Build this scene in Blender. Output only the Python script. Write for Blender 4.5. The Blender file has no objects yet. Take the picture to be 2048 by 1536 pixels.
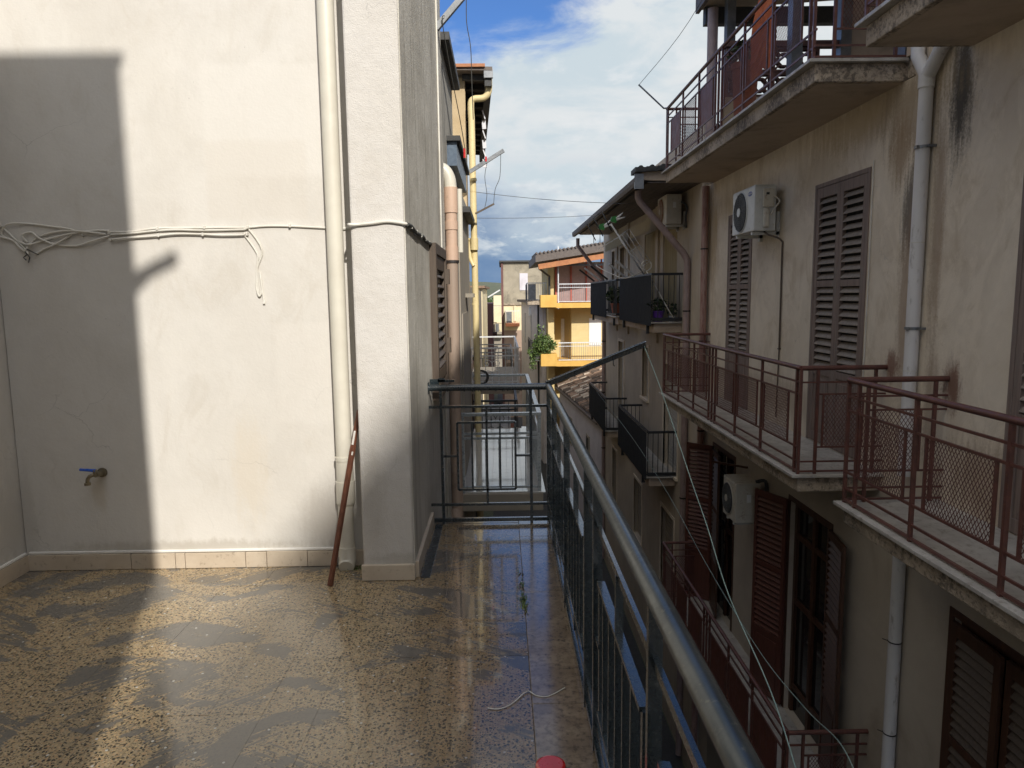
import bpy, math, random, bmesh
from mathutils import Vector, Matrix
random.seed(7)
R = math.radians
scn = bpy.context.scene
COL = scn.collection

# ------------------------------------------------------------------ camera
cam_data = bpy.data.cameras.new("camera")
cam = bpy.data.objects.new("camera", cam_data)
COL.objects.link(cam)
scn.camera = cam
cam_data.sensor_width = 36.0
cam_data.lens = 36.0 * 1430.0 / 2048.0
cam_data.clip_start = 0.05
cam_data.clip_end = 3000
cam.matrix_world = Matrix(((0.99981874, 0.01396101, -0.01294485, 0.0),
                           (-0.01457130, 0.12350915, -0.99223645, 0.0),
                           (-0.01225382, 0.99224522, 0.12369019, 1.65),
                           (0, 0, 0, 1)))
# ------------------------------------------------------------------ sun, sky, exposure
SUN_EL, SUN_AZ = 33.0, 19.0            # azimuth: degrees to the right of straight behind the camera
scn.view_settings.view_transform = 'Standard'
scn.view_settings.look = 'None'
scn.view_settings.exposure = 0.66
scn.view_settings.gamma = 1.0
scn.view_settings.use_curve_mapping = False
sd = bpy.data.lights.new("sun", 'SUN')
sd.energy = 2.9
sd.angle = R(0.53)
sd.color = (1.0, 0.945, 0.86)
sun = bpy.data.objects.new("sun", sd)
COL.objects.link(sun)
tosun = Vector((math.sin(R(SUN_AZ)) * math.cos(R(SUN_EL)), -math.cos(R(SUN_AZ)) * math.cos(R(SUN_EL)), math.sin(R(SUN_EL))))
sun.rotation_euler = tosun.to_track_quat('Z', 'Y').to_euler()
sun.location = (0, 0, 30)

world = bpy.data.worlds.new("World")
scn.world = world
world.use_nodes = True
nt = world.node_tree
nt.nodes.clear()


class NG:
    """tiny node-graph writer"""
    def __init__(s, tree): s.t = tree
    def n(s, typ, ins=None, **kw):
        nd = s.t.nodes.new(typ)
        for k, v in kw.items(): setattr(nd, k, v)
        for k, v in (ins or {}).items(): s.set(nd.inputs[k], v)
        return nd
    def set(s, sock, v):
        if isinstance(v, bpy.types.NodeSocket): s.t.links.new(v, sock)
        elif isinstance(v, bpy.types.Node): s.t.links.new(v.outputs[0], sock)
        else:
            if isinstance(v, (tuple, list)) and len(v) == 3 and sock.type == 'RGBA': v = (*v, 1)
            sock.default_value = v
    def m(s, op, a, b=0.0, c=0.0, clamp=False):
        nd = s.t.nodes.new('ShaderNodeMath'); nd.operation = op; nd.use_clamp = clamp
        s.set(nd.inputs[0], a); s.set(nd.inputs[1], b); s.set(nd.inputs[2], c)
        return nd.outputs[0]
    def ss(s, x, lo, hi, a=0.0, b=1.0):
        nd = s.t.nodes.new('ShaderNodeMapRange'); nd.interpolation_type = 'SMOOTHSTEP'
        s.set(nd.inputs['Value'], x); s.set(nd.inputs['From Min'], lo); s.set(nd.inputs['From Max'], hi)
        s.set(nd.inputs['To Min'], a); s.set(nd.inputs['To Max'], b)
        return nd.outputs['Result']
    def mix(s, f, a, b, blend='MIX'):
        nd = s.t.nodes.new('ShaderNodeMix'); nd.data_type = 'RGBA'; nd.blend_type = blend
        s.set(nd.inputs[0], f); s.set(nd.inputs[6], a); s.set(nd.inputs[7], b)
        return nd.outputs[2]
    def noise(s, vec, scale, detail=4.0, rough=0.55, dist=0.0):
        nd = s.t.nodes.new('ShaderNodeTexNoise')
        if vec is not None: s.set(nd.inputs['Vector'], vec)
        nd.inputs['Scale'].default_value = scale; nd.inputs['Detail'].default_value = detail
        nd.inputs['Roughness'].default_value = rough; nd.inputs['Distortion'].default_value = dist
        return nd.outputs['Fac']
    def vmul(s, vec, xyz, add=(0, 0, 0)):
        nd = s.t.nodes.new('ShaderNodeVectorMath'); nd.operation = 'MULTIPLY_ADD'
        s.set(nd.inputs[0], vec); nd.inputs[1].default_value = xyz; nd.inputs[2].default_value = add
        return nd.outputs[0]


g = NG(nt)
tc = g.n('ShaderNodeTexCoord').outputs['Generated']
sep = g.n('ShaderNodeSeparateXYZ', {0: tc})
sx, sy, sz = sep.outputs
el = g.m('MULTIPLY', g.m('ARCSINE', sz), 57.2958)
az = g.m('MULTIPLY', g.m('ARCTAN2', sx, sy), 57.2958)
azc = g.m('MINIMUM', g.m('MAXIMUM', az, -35.0), 35.0)
sky = g.n('ShaderNodeTexSky', sky_type='NISHITA')
sky.sun_disc = False
sky.sun_elevation = R(SUN_EL)
sky.sun_rotation = R(180 - SUN_AZ)
sky.altitude = 200
sky.air_density = 1.0; sky.dust_density = 0.4; sky.ozone_density = 2.4
skycol = g.mix(1.0, sky.outputs[0], (0.36, 0.52, 0.76), 'MULTIPLY')
nz1 = g.noise(g.vmul(tc, (1, 1, 1.6), (3.1, 0.4, 0.2)), 3.4, 7, 0.58, 0.25)
nz2 = g.noise(g.vmul(tc, (1, 1, 2.6), (7.7, 1.9, 0)), 6.0, 8, 0.6, 0.3)
nz3 = g.noise(g.vmul(tc, (1, 1, 3.5), (1.2, 5.3, 2.0)), 2.2, 5, 0.5, 0.2)
nz4 = g.noise(g.vmul(tc, (1, 1, 2.2), (4.2, 9.3, 5.0)), 11.0, 8, 0.6, 0.1)
# big bank of cloud: below a slanting edge, above it blue with a few puffs
edge = g.m('ADD', g.m('MULTIPLY', azc, 0.27), 19.0)
edge = g.m('ADD', edge, g.m('MULTIPLY', g.m('SUBTRACT', nz2, 0.5), 9.0))
bank = g.ss(g.m('SUBTRACT', edge, el), -1.1, 2.0)
# the rest of the sky: broken cloud, extra cloud added out of view behind the camera for fill light, more open blue ahead and overhead
thr = g.ss(sy, -0.25, 0.30, 0.40, 0.52)
puffs = g.ss(g.m('SUBTRACT', nz3, thr), 0.0, 0.10)
bank = g.m('MAXIMUM', bank, g.m('MULTIPLY', puffs, g.ss(el, 20, 34)))
# low in the sky: broken cloud over a blue-grey band
low = g.ss(g.m('ADD', el, g.m('MULTIPLY', g.m('SUBTRACT', nz1, 0.5), 11.0)), 2.0, 8.0)
cum = g.ss(nz4, 0.44, 0.60)
cum = g.m('MULTIPLY', cum, g.ss(el, 2.0, 4.0))
cover = g.m('MULTIPLY', bank, g.m('MAXIMUM', low, cum))
white = g.mix(g.ss(nz2, 0.38, 0.60), (3.35, 3.85, 4.15), (4.15, 4.35, 4.45))
white = g.mix(g.ss(nz4, 0.50, 0.66, 0.0, 0.5), white, (4.7, 4.75, 4.8))
white = g.mix(g.ss(sy, 0.3, -0.4), white, (9.0, 8.9, 8.7))  # unseen cloud behind the camera brightened to lift the shaded walls
shade_f = g.m('MULTIPLY', g.ss(el, 11.5, 7.0), g.ss(nz2, 0.42, 0.62))
white = g.mix(g.m('MULTIPLY', shade_f, 0.85), white, (1.95, 2.5, 3.2))
hz = g.mix(g.ss(nz1, 0.35, 0.65), (.72, 1.3, 2.35), (1.7, 2.3, 3.1))
skylow = g.mix(g.m('MULTIPLY', g.ss(el, 13.0, 6.0), bank), skycol, hz)
final = g.mix(cover, skylow, white)
bg = g.n('ShaderNodeBackground', {'Color': final, 'Strength': 0.115})
out = g.n('ShaderNodeOutputWorld', {'Surface': bg.outputs[0]})


# ------------------------------------------------------------------ materials
MATS = {}


def newmat(name):
    m = bpy.data.materials.new(name); m.use_nodes = True
    m.node_tree.nodes.clear()
    gg = NG(m.node_tree)
    b = gg.n('ShaderNodeBsdfPrincipled')
    o = gg.n('ShaderNodeOutputMaterial', {'Surface': b.outputs[0]})
    MATS[name] = m
    return m, gg, b


def pos(gg): return gg.n('ShaderNodeNewGeometry').outputs['Position']


def bump(gg, b, h, strength=0.3, dist=0.01):
    bn = gg.n('ShaderNodeBump', {'Height': h, 'Strength': strength, 'Distance': dist})
    gg.set(b.inputs['Normal'], bn.outputs[0])


def plaster(name, c1, c2, dirt=None, dirt_amt=0.3, streak=0.0, scale=1.0, rough=0.85, bmp=0.35, stains=(), boxes=(), grain=90.0, axis='Y', cracks=0.0, blotch=0.0, lichen=0.0):
    """stains: (y,z,sy,sz,colour,amount) soft patches; boxes: (a0,a1,z0,z1,colour,amount) overpainted rectangles"""
    m, gg, b = newmat(name)
    p = pos(gg)
    n1 = gg.noise(p, 1.3 * scale, 6, 0.6, 0.4)
    n2 = gg.noise(p, 6.0 * scale, 6, 0.65)
    col = gg.mix(gg.ss(n1, 0.35, 0.68), c1, c2)
    col = gg.mix(gg.ss(n2, 0.40, 0.75, 0.0, 0.35), col, tuple(0.5 * (a + d) * 0.9 for a, d in zip(c1, c2)))
    if dirt:
        if streak > 0:
            s = gg.noise(gg.vmul(p, (7.0, 7.0, 0.45)), 1.6, 6, 0.62, 0.6)
        else:
            s = gg.noise(gg.vmul(p, (1, 1, 0.8), (5, 2, 9)), 1.1, 8, 0.66, 0.8)
        col = gg.mix(gg.ss(s, 0.50, 0.72, 0.0, dirt_amt), col, dirt)
    if blotch:
        bl = gg.noise(gg.vmul(p, (1, 1, .7), (8, 3, 1)), 2.3, 9, .72, 1.2)
        col = gg.mix(gg.ss(bl, .46, .60, 0, blotch), col, tuple(min(1, x * 1.10) for x in c1))
        bl2 = gg.noise(gg.vmul(p, (1, 1, .55), (2, 7, 4)), 3.1, 9, .75, 1.0)
        col = gg.mix(gg.ss(bl2, .52, .66, 0, blotch), col, tuple(x * .74 * y for x, y in zip(c1, (1, .93, .82))))
    if lichen:
        li = gg.ss(gg.m('ADD', gg.noise(p, 22, 8, .75), gg.m('MULTIPLY', gg.m('SUBTRACT', gg.noise(gg.vmul(p, (1, 1, 1), (3, 3, 3)), 2.2, 4, .6), .5), .7)), .47, .62)
        col = gg.mix(gg.m('MULTIPLY', li, lichen), col, (.075, .062, .05))
        col = gg.mix(gg.ss(gg.noise(gg.vmul(p, (1, 1, 1), (9, 1, 3)), 30, 6, .7), .56, .66, 0, .5), col, tuple(min(1, x * 1.25) for x in c1))
    if cracks:
        wv = gg.n('ShaderNodeVectorMath', {0: p, 1: gg.vmul(gg.n('ShaderNodeTexNoise', {'Vector': p, 'Scale': 3.0, 'Detail': 5.0}).outputs['Color'], (.5, .5, .5))}, operation='ADD').outputs[0]
        cv = gg.n('ShaderNodeTexVoronoi', {'Vector': wv, 'Scale': 1.7}, feature='DISTANCE_TO_EDGE')
        cm_ = gg.m('MULTIPLY', gg.ss(cv.outputs['Distance'], .006, .001), gg.ss(gg.noise(p, 1.1, 3, .6), .50, .60))
        col = gg.mix(gg.m('MULTIPLY', cm_, cracks), col, tuple(x * .55 for x in c1))
        mo = gg.m('MULTIPLY', gg.ss(gg.noise(p, 55, 5, .75), .63, .70), gg.ss(gg.noise(p, 1.6, 4, .6), .52, .66))
        col = gg.mix(gg.m('MULTIPLY', mo, cracks), col, tuple(x * .45 for x in c1))
    sp = gg.n('ShaderNodeSeparateXYZ', {0: p})
    A = sp.outputs[axis]; Z = sp.outputs['Z']
    for (a0, a1, z0, z1, c, amt) in boxes:
        wob = gg.m('MULTIPLY', gg.m('SUBTRACT', n2, 0.5), 0.05)
        aa = gg.m('ADD', A, wob); zz = gg.m('ADD', Z, wob)
        f = gg.m('MULTIPLY', gg.m('MULTIPLY', gg.ss(aa, a0 - .025, a0 + .025), gg.ss(aa, a1 + .025, a1 - .025)),
                 gg.m('MULTIPLY', gg.ss(zz, z0 - .025, z0 + .025), gg.ss(zz, z1 + .025, z1 - .025)))
        col = gg.mix(gg.m('MULTIPLY', f, amt), col, c)
    for (a0, z0, sa, szz, c, amt) in stains:
        wob = gg.m("ADD", gg.m('MULTIPLY', gg.m('SUBTRACT', gg.noise(gg.vmul(p, (9, 9, 1.2)), 2.0, 6, .65), 0.5), 1.5), gg.m('MULTIPLY', gg.m('SUBTRACT', gg.noise(p, 45, 5, .7), .5), .9))
        dx = gg.m('DIVIDE', gg.m('SUBTRACT', A, a0), sa)
        dz = gg.m('DIVIDE', gg.m('SUBTRACT', Z, z0), szz)
        d = gg.m('SQRT', gg.m('ADD', gg.m('MULTIPLY', dx, dx), gg.m('MULTIPLY', dz, dz)))
        f = gg.ss(gg.m('ADD', d, wob), 1.25, 0.35)
        col = gg.mix(gg.m('MULTIPLY', f, amt), col, c)
    gg.set(b.inputs['Base Color'], col)
    b.inputs['Roughness'].default_value = rough
    h = gg.m('ADD', gg.m('MULTIPLY', gg.noise(p, grain, 3, 0.6), 0.5), gg.m('MULTIPLY', n2, 1.4))
    bump(gg, b, h, bmp, 0.012)
    return m


def paint(name, c1, c2=None, rough=0.35, metal=0.0, wear=None, wear_amt=0.0, wscale=14.0, bmp=0.06, coat=0.0, stretch=(1, 1, 1), spec=0.5):
    m, gg, b = newmat(name)
    p = gg.vmul(pos(gg), stretch)
    c2 = c2 or tuple(x * 0.75 for x in c1)
    n = gg.noise(p, wscale * 0.5, 5, 0.6)
    col = gg.mix(gg.ss(n, 0.35, 0.65), c1, c2)
    n2 = gg.noise(p, wscale * 2.2, 6, 0.7)
    if wear:
        col = gg.mix(gg.ss(n2, 0.62 - 0.25 * wear_amt, 0.72, 0, 1.0 if wear_amt > .4 else .8), col, wear)
    gg.set(b.inputs['Base Color'], col)
    gg.set(b.inputs['Roughness'], gg.ss(n2, 0.3, 0.7, rough * 0.8, min(1, rough * 1.35)))
    b.inputs['Metallic'].default_value = metal
    b.inputs['Specular IOR Level'].default_value = spec
    b.inputs['Coat Weight'].default_value = coat
    b.inputs['Coat Roughness'].default_value = 0.12
    bump(gg, b, n2, bmp, 0.004)
    return m


def wood(name, c1, c2, rough=0.7, stretch=(30, 30, 1.5), wear=None, wear_amt=0.4):
    m, gg, b = newmat(name)
    p = gg.vmul(pos(gg), stretch)
    n = gg.noise(p, 1.3, 6, 0.65, 0.5)
    col = gg.mix(gg.ss(n, 0.3, 0.7), c1, c2)
    if wear:
        n2 = gg.noise(gg.vmul(pos(gg), (6, 6, 2.0)), 1.4, 7, 0.7)
        col = gg.mix(gg.ss(n2, 0.5, 0.72, 0, wear_amt), col, wear)
    gg.set(b.inputs['Base Color'], col)
    b.inputs['Roughness'].default_value = rough
    bump(gg, b, n, 0.25, 0.004)
    return m


# walls
plaster('white_wall', (.63, .605, .56), (.585, .555, .505), (.42, .37, .30), 0.28, scale=1.0, bmp=0.16, axis='X', cracks=.5, blotch=.2, grain=60,
        boxes=[(-1.70, -0.90, 2.35, 2.98, (.66, .635, .59), 0.6), (-1.70, -1.12, 2.1, 2.55, (.575, .53, .465), 0.35), (-1.35, -1.02, 0.9, 1.5, (.66, .63, .58), 0.4),
               (-2.8, -1.75, 0.15, 0.5, (.67, .64, .59), 0.3)],
        stains=[(-1.12, 0.30, 0.16, 0.22, (.42, .38, .33), 0.45), (-1.55, 0.60, 0.12, 0.35, (.60, .52, .40), 0.35), (-2.47, 0.48, 0.05, 0.14, (.5, .42, .3), 0.4), (-2.93, 0.3, 0.08, 0.4, (.40, .37, .32), 0.35),
                (-2.0, 0.13, 0.9, 0.05, (.36, .32, .26), 0.5)])
plaster('pillar_wall', (.62, .595, .56), (.57, .54, .495), (.48, .44, .37), 0.2, scale=1.3, bmp=0.55, grain=150, axis='X', cracks=.4, blotch=.2,
        stains=[(-0.75, 0.5, 0.07, 0.3, (.40, .37, .32), 0.35), (-0.6, 0.12, 0.25, 0.04, (.36, .33, .28), 0.5)])
plaster('side_wall', (.60, .575, .51), (.46, .435, .375), (.24, .22, .17), 0.75, streak=1, scale=1.5, bmp=0.5)
plaster('concrete_wall', (.44, .42, .365), (.33, .315, .27), (.13, .12, .10), 0.7, streak=1, scale=1.2, bmp=0.5)
plaster('ochre_wall', (.54, .42, .26), (.48, .37, .22), (.38, .26, .13), 0.4, scale=1.5, bmp=.4)
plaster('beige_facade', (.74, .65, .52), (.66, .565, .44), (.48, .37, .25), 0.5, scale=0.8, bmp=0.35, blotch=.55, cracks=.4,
        stains=[(5.80, 3.20, 0.16, 0.60, (.035, .03, .025), 0.92), (7.2, 3.35, 1.5, .28, (.40, .29, .15), .6), (6.5, 3.2, .5, .4, (.30, .24, .18), .7), (6.42, 2.35, 0.16, 0.45, (.07, .06, .05), 0.8), (6.62, 2.9, 0.22, 0.35, (.26, .17, .09), 0.7), (6.42, 1.5, 0.14, 0.9, (.30, .20, .13), .6), (12.4, 2.6, .35, .9, (.36, .25, .12), .7), (9.0, 0.3, 3.5, .25, (.36, .28, .2), .5),
                (6.0, 2.2, 0.10, 1.2, (.22, .13, .07), 0.55), (5.95, 0.7, 0.12, 0.6, (.26, .17, .11), 0.5),
                (6.58, 0.95, 0.12, 0.16, (.16, .05, .025), 0.8), (5.68, 0.88, 0.13, 0.22, (.14, .045, .02), 0.85), (11.0, 3.0, 1.3, 0.35, (.40, .28, .12), 0.5), (8.3, 2.95, 0.7, 0.35, (.38, .28, .14), 0.35), (5.2, 0.2, 0.5, 0.35, (.22, .12, .05), 0.5)])
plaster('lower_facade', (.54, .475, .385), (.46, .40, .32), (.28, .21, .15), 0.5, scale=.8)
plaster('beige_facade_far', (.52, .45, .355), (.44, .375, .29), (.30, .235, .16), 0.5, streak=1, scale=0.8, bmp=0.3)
plaster('slab_concrete', (.50, .41, .31), (.36, .29, .215), (.10, .085, .065), 0.8, cracks=.6, blotch=.5, lichen=.75, scale=2.5, bmp=0.9, grain=60)
plaster('soffit_plaster', (.50, .40, .30), (.43, .34, .25), (.12, .095, .07), 0.5, blotch=.3, cracks=.3, scale=1.0, bmp=0.3)
plaster('lilac_wall', (.62, .59, .59), (.54, .51, .51), (.28, .25, .23), 0.4, scale=1.0)
plaster('yellow_wall', (.66, .53, .27), (.61, .48, .235), (.6, .4, .13), 0.3, scale=0.7, bmp=.2)
plaster('orange_yellow', (.68, .42, .11), (.60, .36, .085), (.45, .25, .06), 0.4, scale=1.5, bmp=.2)
plaster('old_concrete', (.36, .315, .235), (.27, .235, .175), (.12, .11, .085), 0.7, scale=0.9, bmp=.3)
plaster('cream_wall', (.74, .64, .42), (.68, .58, .38), (.5, .42, .28), 0.3, scale=1)
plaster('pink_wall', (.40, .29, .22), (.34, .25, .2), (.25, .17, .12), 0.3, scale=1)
plaster('red_brown_wall', (.16, .075, .065), (.12, .06, .055), (.08, .04, .04), 0.4, scale=1)
plaster('white_house', (.60, .57, .60), (.52, .49, .52), (.33, .3, .3), 0.3, scale=1)
plaster('orange_slab', (.62, .25, .12), (.55, .2, .1), None)
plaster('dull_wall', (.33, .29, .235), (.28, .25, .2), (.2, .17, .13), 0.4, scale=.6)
# metals and paints
paint('rail_paint', (.020, .030, .036), (.015, .024, .030), rough=0.24, metal=0.0, wear=(.10, .11, .105), wear_amt=0.12, bmp=0.12, coat=0.6, spec=.7)
paint('handrail_paint', (.060, .075, .080), (.042, .056, .062), rough=0.38, metal=0.5, wear=(.22, .215, .18), wear_amt=0.25, wscale=20, bmp=0.16, coat=0.35)
paint('red_rail', (.135, .052, .040), (.095, .040, .032), rough=0.42, wear=(.17, .085, .045), wear_amt=0.35, wscale=20, bmp=.2)
paint('red_panel', (.16, .048, .034), (.12, .038, .028), rough=0.5, wear=(.2, .11, .055), wear_amt=0.45, wscale=9, bmp=.2, stretch=(2, 2, .6))
paint('dark_mesh', (.13, .048, .038), (.10, .038, .032), rough=0.5)
paint('marble_edge', (.50, .47, .42), (.38, .35, .31), rough=0.4, wear=(.2, .17, .13), wear_amt=.4, wscale=8)
paint('marble_ours', (.25, .19, .13), (.17, .125, .085), rough=0.12, wear=(.07, .052, .035), wear_amt=.8, wscale=16, bmp=.10, coat=.8)
paint('skirting_marble', (.56, .475, .37), (.50, .415, .315), rough=0.5, wear=(.26, .2, .14), wear_amt=.25, wscale=12)
paint('white_grout', (.78, .76, .71), (.7, .67, .62), rough=0.7)
paint('cream_pipe', (.66, .63, .54), (.62, .585, .50), rough=0.35, bmp=.04)
paint('pink_pipe', (.60, .425, .315), (.52, .365, .275), rough=0.45, wear=(.36, .25, .18), wear_amt=.3, wscale=7, stretch=(1, 1, .4))
paint('yellow_pipe', (.70, .58, .31), (.65, .53, .28), rough=0.45, wear=(.45, .33, .15), wear_amt=.2, wscale=5)
paint('white_pipe', (.70, .68, .66), (.62, .60, .58), rough=0.4, wear=(.3, .27, .24), wear_amt=.25, wscale=6, stretch=(1, 1, .3))
paint('mauve_pipe', (.36, .27, .25), (.30, .225, .21), rough=0.5)
paint('rusty_pipe', (.40, .26, .22), (.30, .17, .14), rough=0.6, wear=(.17, .05, .03), wear_amt=.6, wscale=5, stretch=(3, 3, .4))
paint('pink_pipe_dirty', (.40, .30, .235), (.31, .235, .185), rough=0.5, wear=(.2, .15, .12), wear_amt=.4, wscale=5, stretch=(1, 1, .3))
paint('black_band', (.03, .025, .025), rough=0.5)
paint('steel_grey', (.25, .26, .27), (.18, .19, .2), rough=0.38, metal=.6)
paint('white_metal', (.66, .67, .68), (.55, .56, .57), rough=0.4)
paint('balcony_grey', (.40, .43, .44), (.33, .36, .37), rough=0.28, metal=.3, coat=.4)
paint('dark_grey_rail', (.030, .032, .034), (.024, .026, .028), rough=0.45)
paint('screen_fabric', (.026, .027, .030), (.020, .021, .024), rough=0.75, wscale=60, stretch=(1, 1, .05))
paint('ac_white', (.66, .66, .62), (.58, .58, .54), rough=0.4, wear=(.45, .41, .33), wear_amt=.2, wscale=6)
paint('ac_cream', (.62, .58, .49), (.55, .51, .42), rough=0.5, wear=(.3, .2, .12), wear_amt=.3, wscale=6)
paint('ac_dark', (.045, .048, .05), rough=0.5)
paint('ac_fan', (.16, .165, .16), rough=0.5)
paint('logo_blue', (.03, .055, .25), (.03, .05, .22), rough=0.35)
paint('logo_white', (.8, .8, .8), (.8, .8, .8), rough=0.4)
paint('blue_plastic', (.02, .12, .55), (.02, .10, .5), rough=0.3)
paint('brass', (.30, .255, .17), (.2, .17, .12), rough=0.42, metal=.8)
paint('cable_white', (.68, .66, .60), (.6, .57, .5), rough=0.5)
paint('cable_dark', (.06, .06, .055), rough=0.6)
paint('wire_green', (.26, .36, .32), (.2, .29, .26), rough=0.4)
paint('wire_grey', (.12, .12, .12), rough=0.6)
paint('red_plastic', (.50, .008, .010), (.45, .007, .009), rough=0.3, coat=.7, bmp=.01)
paint('purple_pot', (.14, .05, .32), (.11, .04, .26), rough=0.4)
paint('clay_pot', (.28, .09, .05), (.22, .07, .04), rough=0.7)
paint('green_plastic', (.03, .20, .035), (.03, .16, .03), rough=0.35)
paint('roof_brown', (.13, .105, .09), (.10, .08, .07), rough=0.6, wear=(.2, .17, .14), wear_amt=.3)
paint('roof_dark', (.045, .045, .045), (.035, .035, .035), rough=0.6, wear=(.12, .12, .1), wear_amt=.4)
paint('blue_sheet', (.12, .16, .21), (.1, .13, .18), rough=0.35, metal=.4)
paint('orange_wood', (.42, .17, .06), (.34, .13, .05), rough=0.5)
paint('fabric_cream', (.40, .34, .22), (.35, .29, .18), rough=0.9, wscale=30, stretch=(3, 3, .1))
paint('fabric_orange', (.50, .14, .05), (.42, .10, .04), rough=0.9)
paint('cloth_white', (.75, .75, .78), (.65, .66, .7), rough=0.9)
paint('panel_white', (.80, .80, .78), (.72, .73, .72), rough=0.5)
paint('shutter_mauve', (.36, .25, .24), (.31, .22, .21), rough=0.6)
paint('red_frame', (.42, .09, .06), (.35, .08, .05), rough=0.5)
paint('dark_void', (.012, .011, .010), rough=0.9)
paint('roller_white', (.52, .50, .46), (.46, .44, .4), rough=0.6)
paint('breeze_block', (.12, .06, .05), (.09, .05, .042), rough=0.8)
m, gg, b = newmat('old_tile')
oi = gg.n('ShaderNodeNewGeometry').outputs['Random Per Island']
c_ = gg.mix(gg.ss(oi, .25, .6), (.085, .060, .045), (.26, .165, .11)); c_ = gg.mix(gg.ss(oi, .72, .9), c_, (.50, .42, .33))
gg.set(b.inputs['Base Color'], gg.mix(gg.ss(gg.noise(pos(gg), 14, 5, .7), .45, .65, 0, .7), c_, (.10, .08, .06))); b.inputs['Roughness'].default_value = .9
paint('asphalt', (.05, .05, .05), (.04, .04, .04), rough=0.8)
paint('tar', (.05, .05, .05), rough=.9)
wood('grey_shutter', (.26, .195, .165), (.16, .12, .10), wear=(.21, .19, .165), wear_amt=.6)
wood('slat_wood', (.32, .27, .225), (.21, .175, .14), wear=(.25, .235, .21), wear_amt=.6, stretch=(2, 20, 40))
wood('red_shutter', (.135, .048, .033), (.095, .036, .026), rough=.5)
wood('brown_door', (.085, .038, .02), (.055, .024, .013), rough=.5)
wood('brown_shutter', (.10, .075, .055), (.07, .05, .038), rough=.5)
wood('stick_wood', (.19, .070, .038), (.10, .036, .020), rough=.5, stretch=(40, 40, 2), wear=(.30, .12, .06), wear_amt=.3)
# leaf
m, gg, b = newmat('leaf_green')
oi = gg.n('ShaderNodeNewGeometry').outputs['Random Per Island']
gg.set(b.inputs['Base Color'], gg.mix(oi, (.035, .075, .018), (.12, .17, .04)))
b.inputs['Roughness'].default_value = .55
m, gg, b = newmat('leaf_dark')
oi = gg.n('ShaderNodeNewGeometry').outputs['Random Per Island']
gg.set(b.inputs['Base Color'], gg.mix(oi, (.02, .035, .015), (.05, .075, .03)))
b.inputs['Roughness'].default_value = .55
# glass
m, gg, b = newmat('dark_glass')
b.inputs['Base Color'].default_value = (.012, .013, .014, 1); b.inputs['Roughness'].default_value = .06
m, gg, b = newmat('hill_green')
gg.set(b.inputs['Base Color'], gg.mix(gg.noise(pos(gg), .05, 6, .7), (.05, .07, .035), (.16, .16, .10)))
b.inputs['Roughness'].default_value = .9

# wet white tiles of the next balcony
m, gg, b = newmat('wet_white_tile')
p = pos(gg)
gg.set(b.inputs['Base Color'], gg.mix(gg.noise(p, 3, 5, .6), (.55, .53, .49), (.42, .40, .37)))
gg.set(b.inputs['Roughness'], gg.ss(gg.noise(p, 5, 5, .6), .35, .7, .03, .16))
b.inputs['Coat Weight'].default_value = .5; b.inputs['Coat Roughness'].default_value = .04
bump(gg, b, gg.noise(p, 9, 4, .6), .12, .01)

# terrazzo with grey cement film and water
m, gg, b = newmat('terrazzo')
p = pos(gg)
spx = gg.n('ShaderNodeSeparateXYZ', {0: p})
X_, Y_ = spx.outputs['X'], spx.outputs['Y']
pd = gg.n('ShaderNodeVectorMath', {0: p, 1: gg.vmul(gg.n('ShaderNodeTexNoise', {'Scale': 30.0, 'Detail': 3.0}).outputs['Color'], (.02, .02, 0))}, operation='ADD').outputs[0]
gg.t.links.new(p, [n for n in gg.t.nodes if n.bl_idname == 'ShaderNodeTexNoise'][0].inputs['Vector'])


def chips(scale, seed, thr, size):
    v = gg.n('ShaderNodeTexVoronoi', {'Vector': gg.vmul(pd, (1, 1, 1), (seed, seed * .7, 0)), 'Scale': scale, 'Randomness': 1.0})
    v.voronoi_dimensions = '2D'
    rnd = gg.n('ShaderNodeSeparateColor', {0: v.outputs['Color']}).outputs
    pick = gg.ss(rnd[0], thr, thr + .01)
    near = gg.ss(v.outputs['Distance'], size, size * .6)
    return gg.m('MULTIPLY', pick, near), rnd[1]


base = gg.mix(gg.ss(gg.noise(p, 1.2, 5, .6), .35, .65), (.47, .365, .22), (.385, .305, .19))
base = gg.mix(gg.ss(gg.noise(p, 160, 3, .7), .40, .70, 0, .75), base, (.20, .145, .075))
f1, r1 = chips(80, 1.3, .30, .46)
base = gg.mix(gg.m('MULTIPLY', f1, .85), base, gg.mix(r1, (.58, .44, .24), (.44, .27, .15)))
f2, r2 = chips(60, 5.1, .60, .42)
base = gg.mix(f2, base, gg.mix(gg.ss(r2, .3, .8), (.022, .022, .020), (.15, .12, .08)))
f3, r3 = chips(110, 9.7, .55, .42)
base = gg.mix(f3, base, gg.mix(gg.ss(r3, .5, .9), (.03, .028, .024), (.45, .38, .27)))
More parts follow.
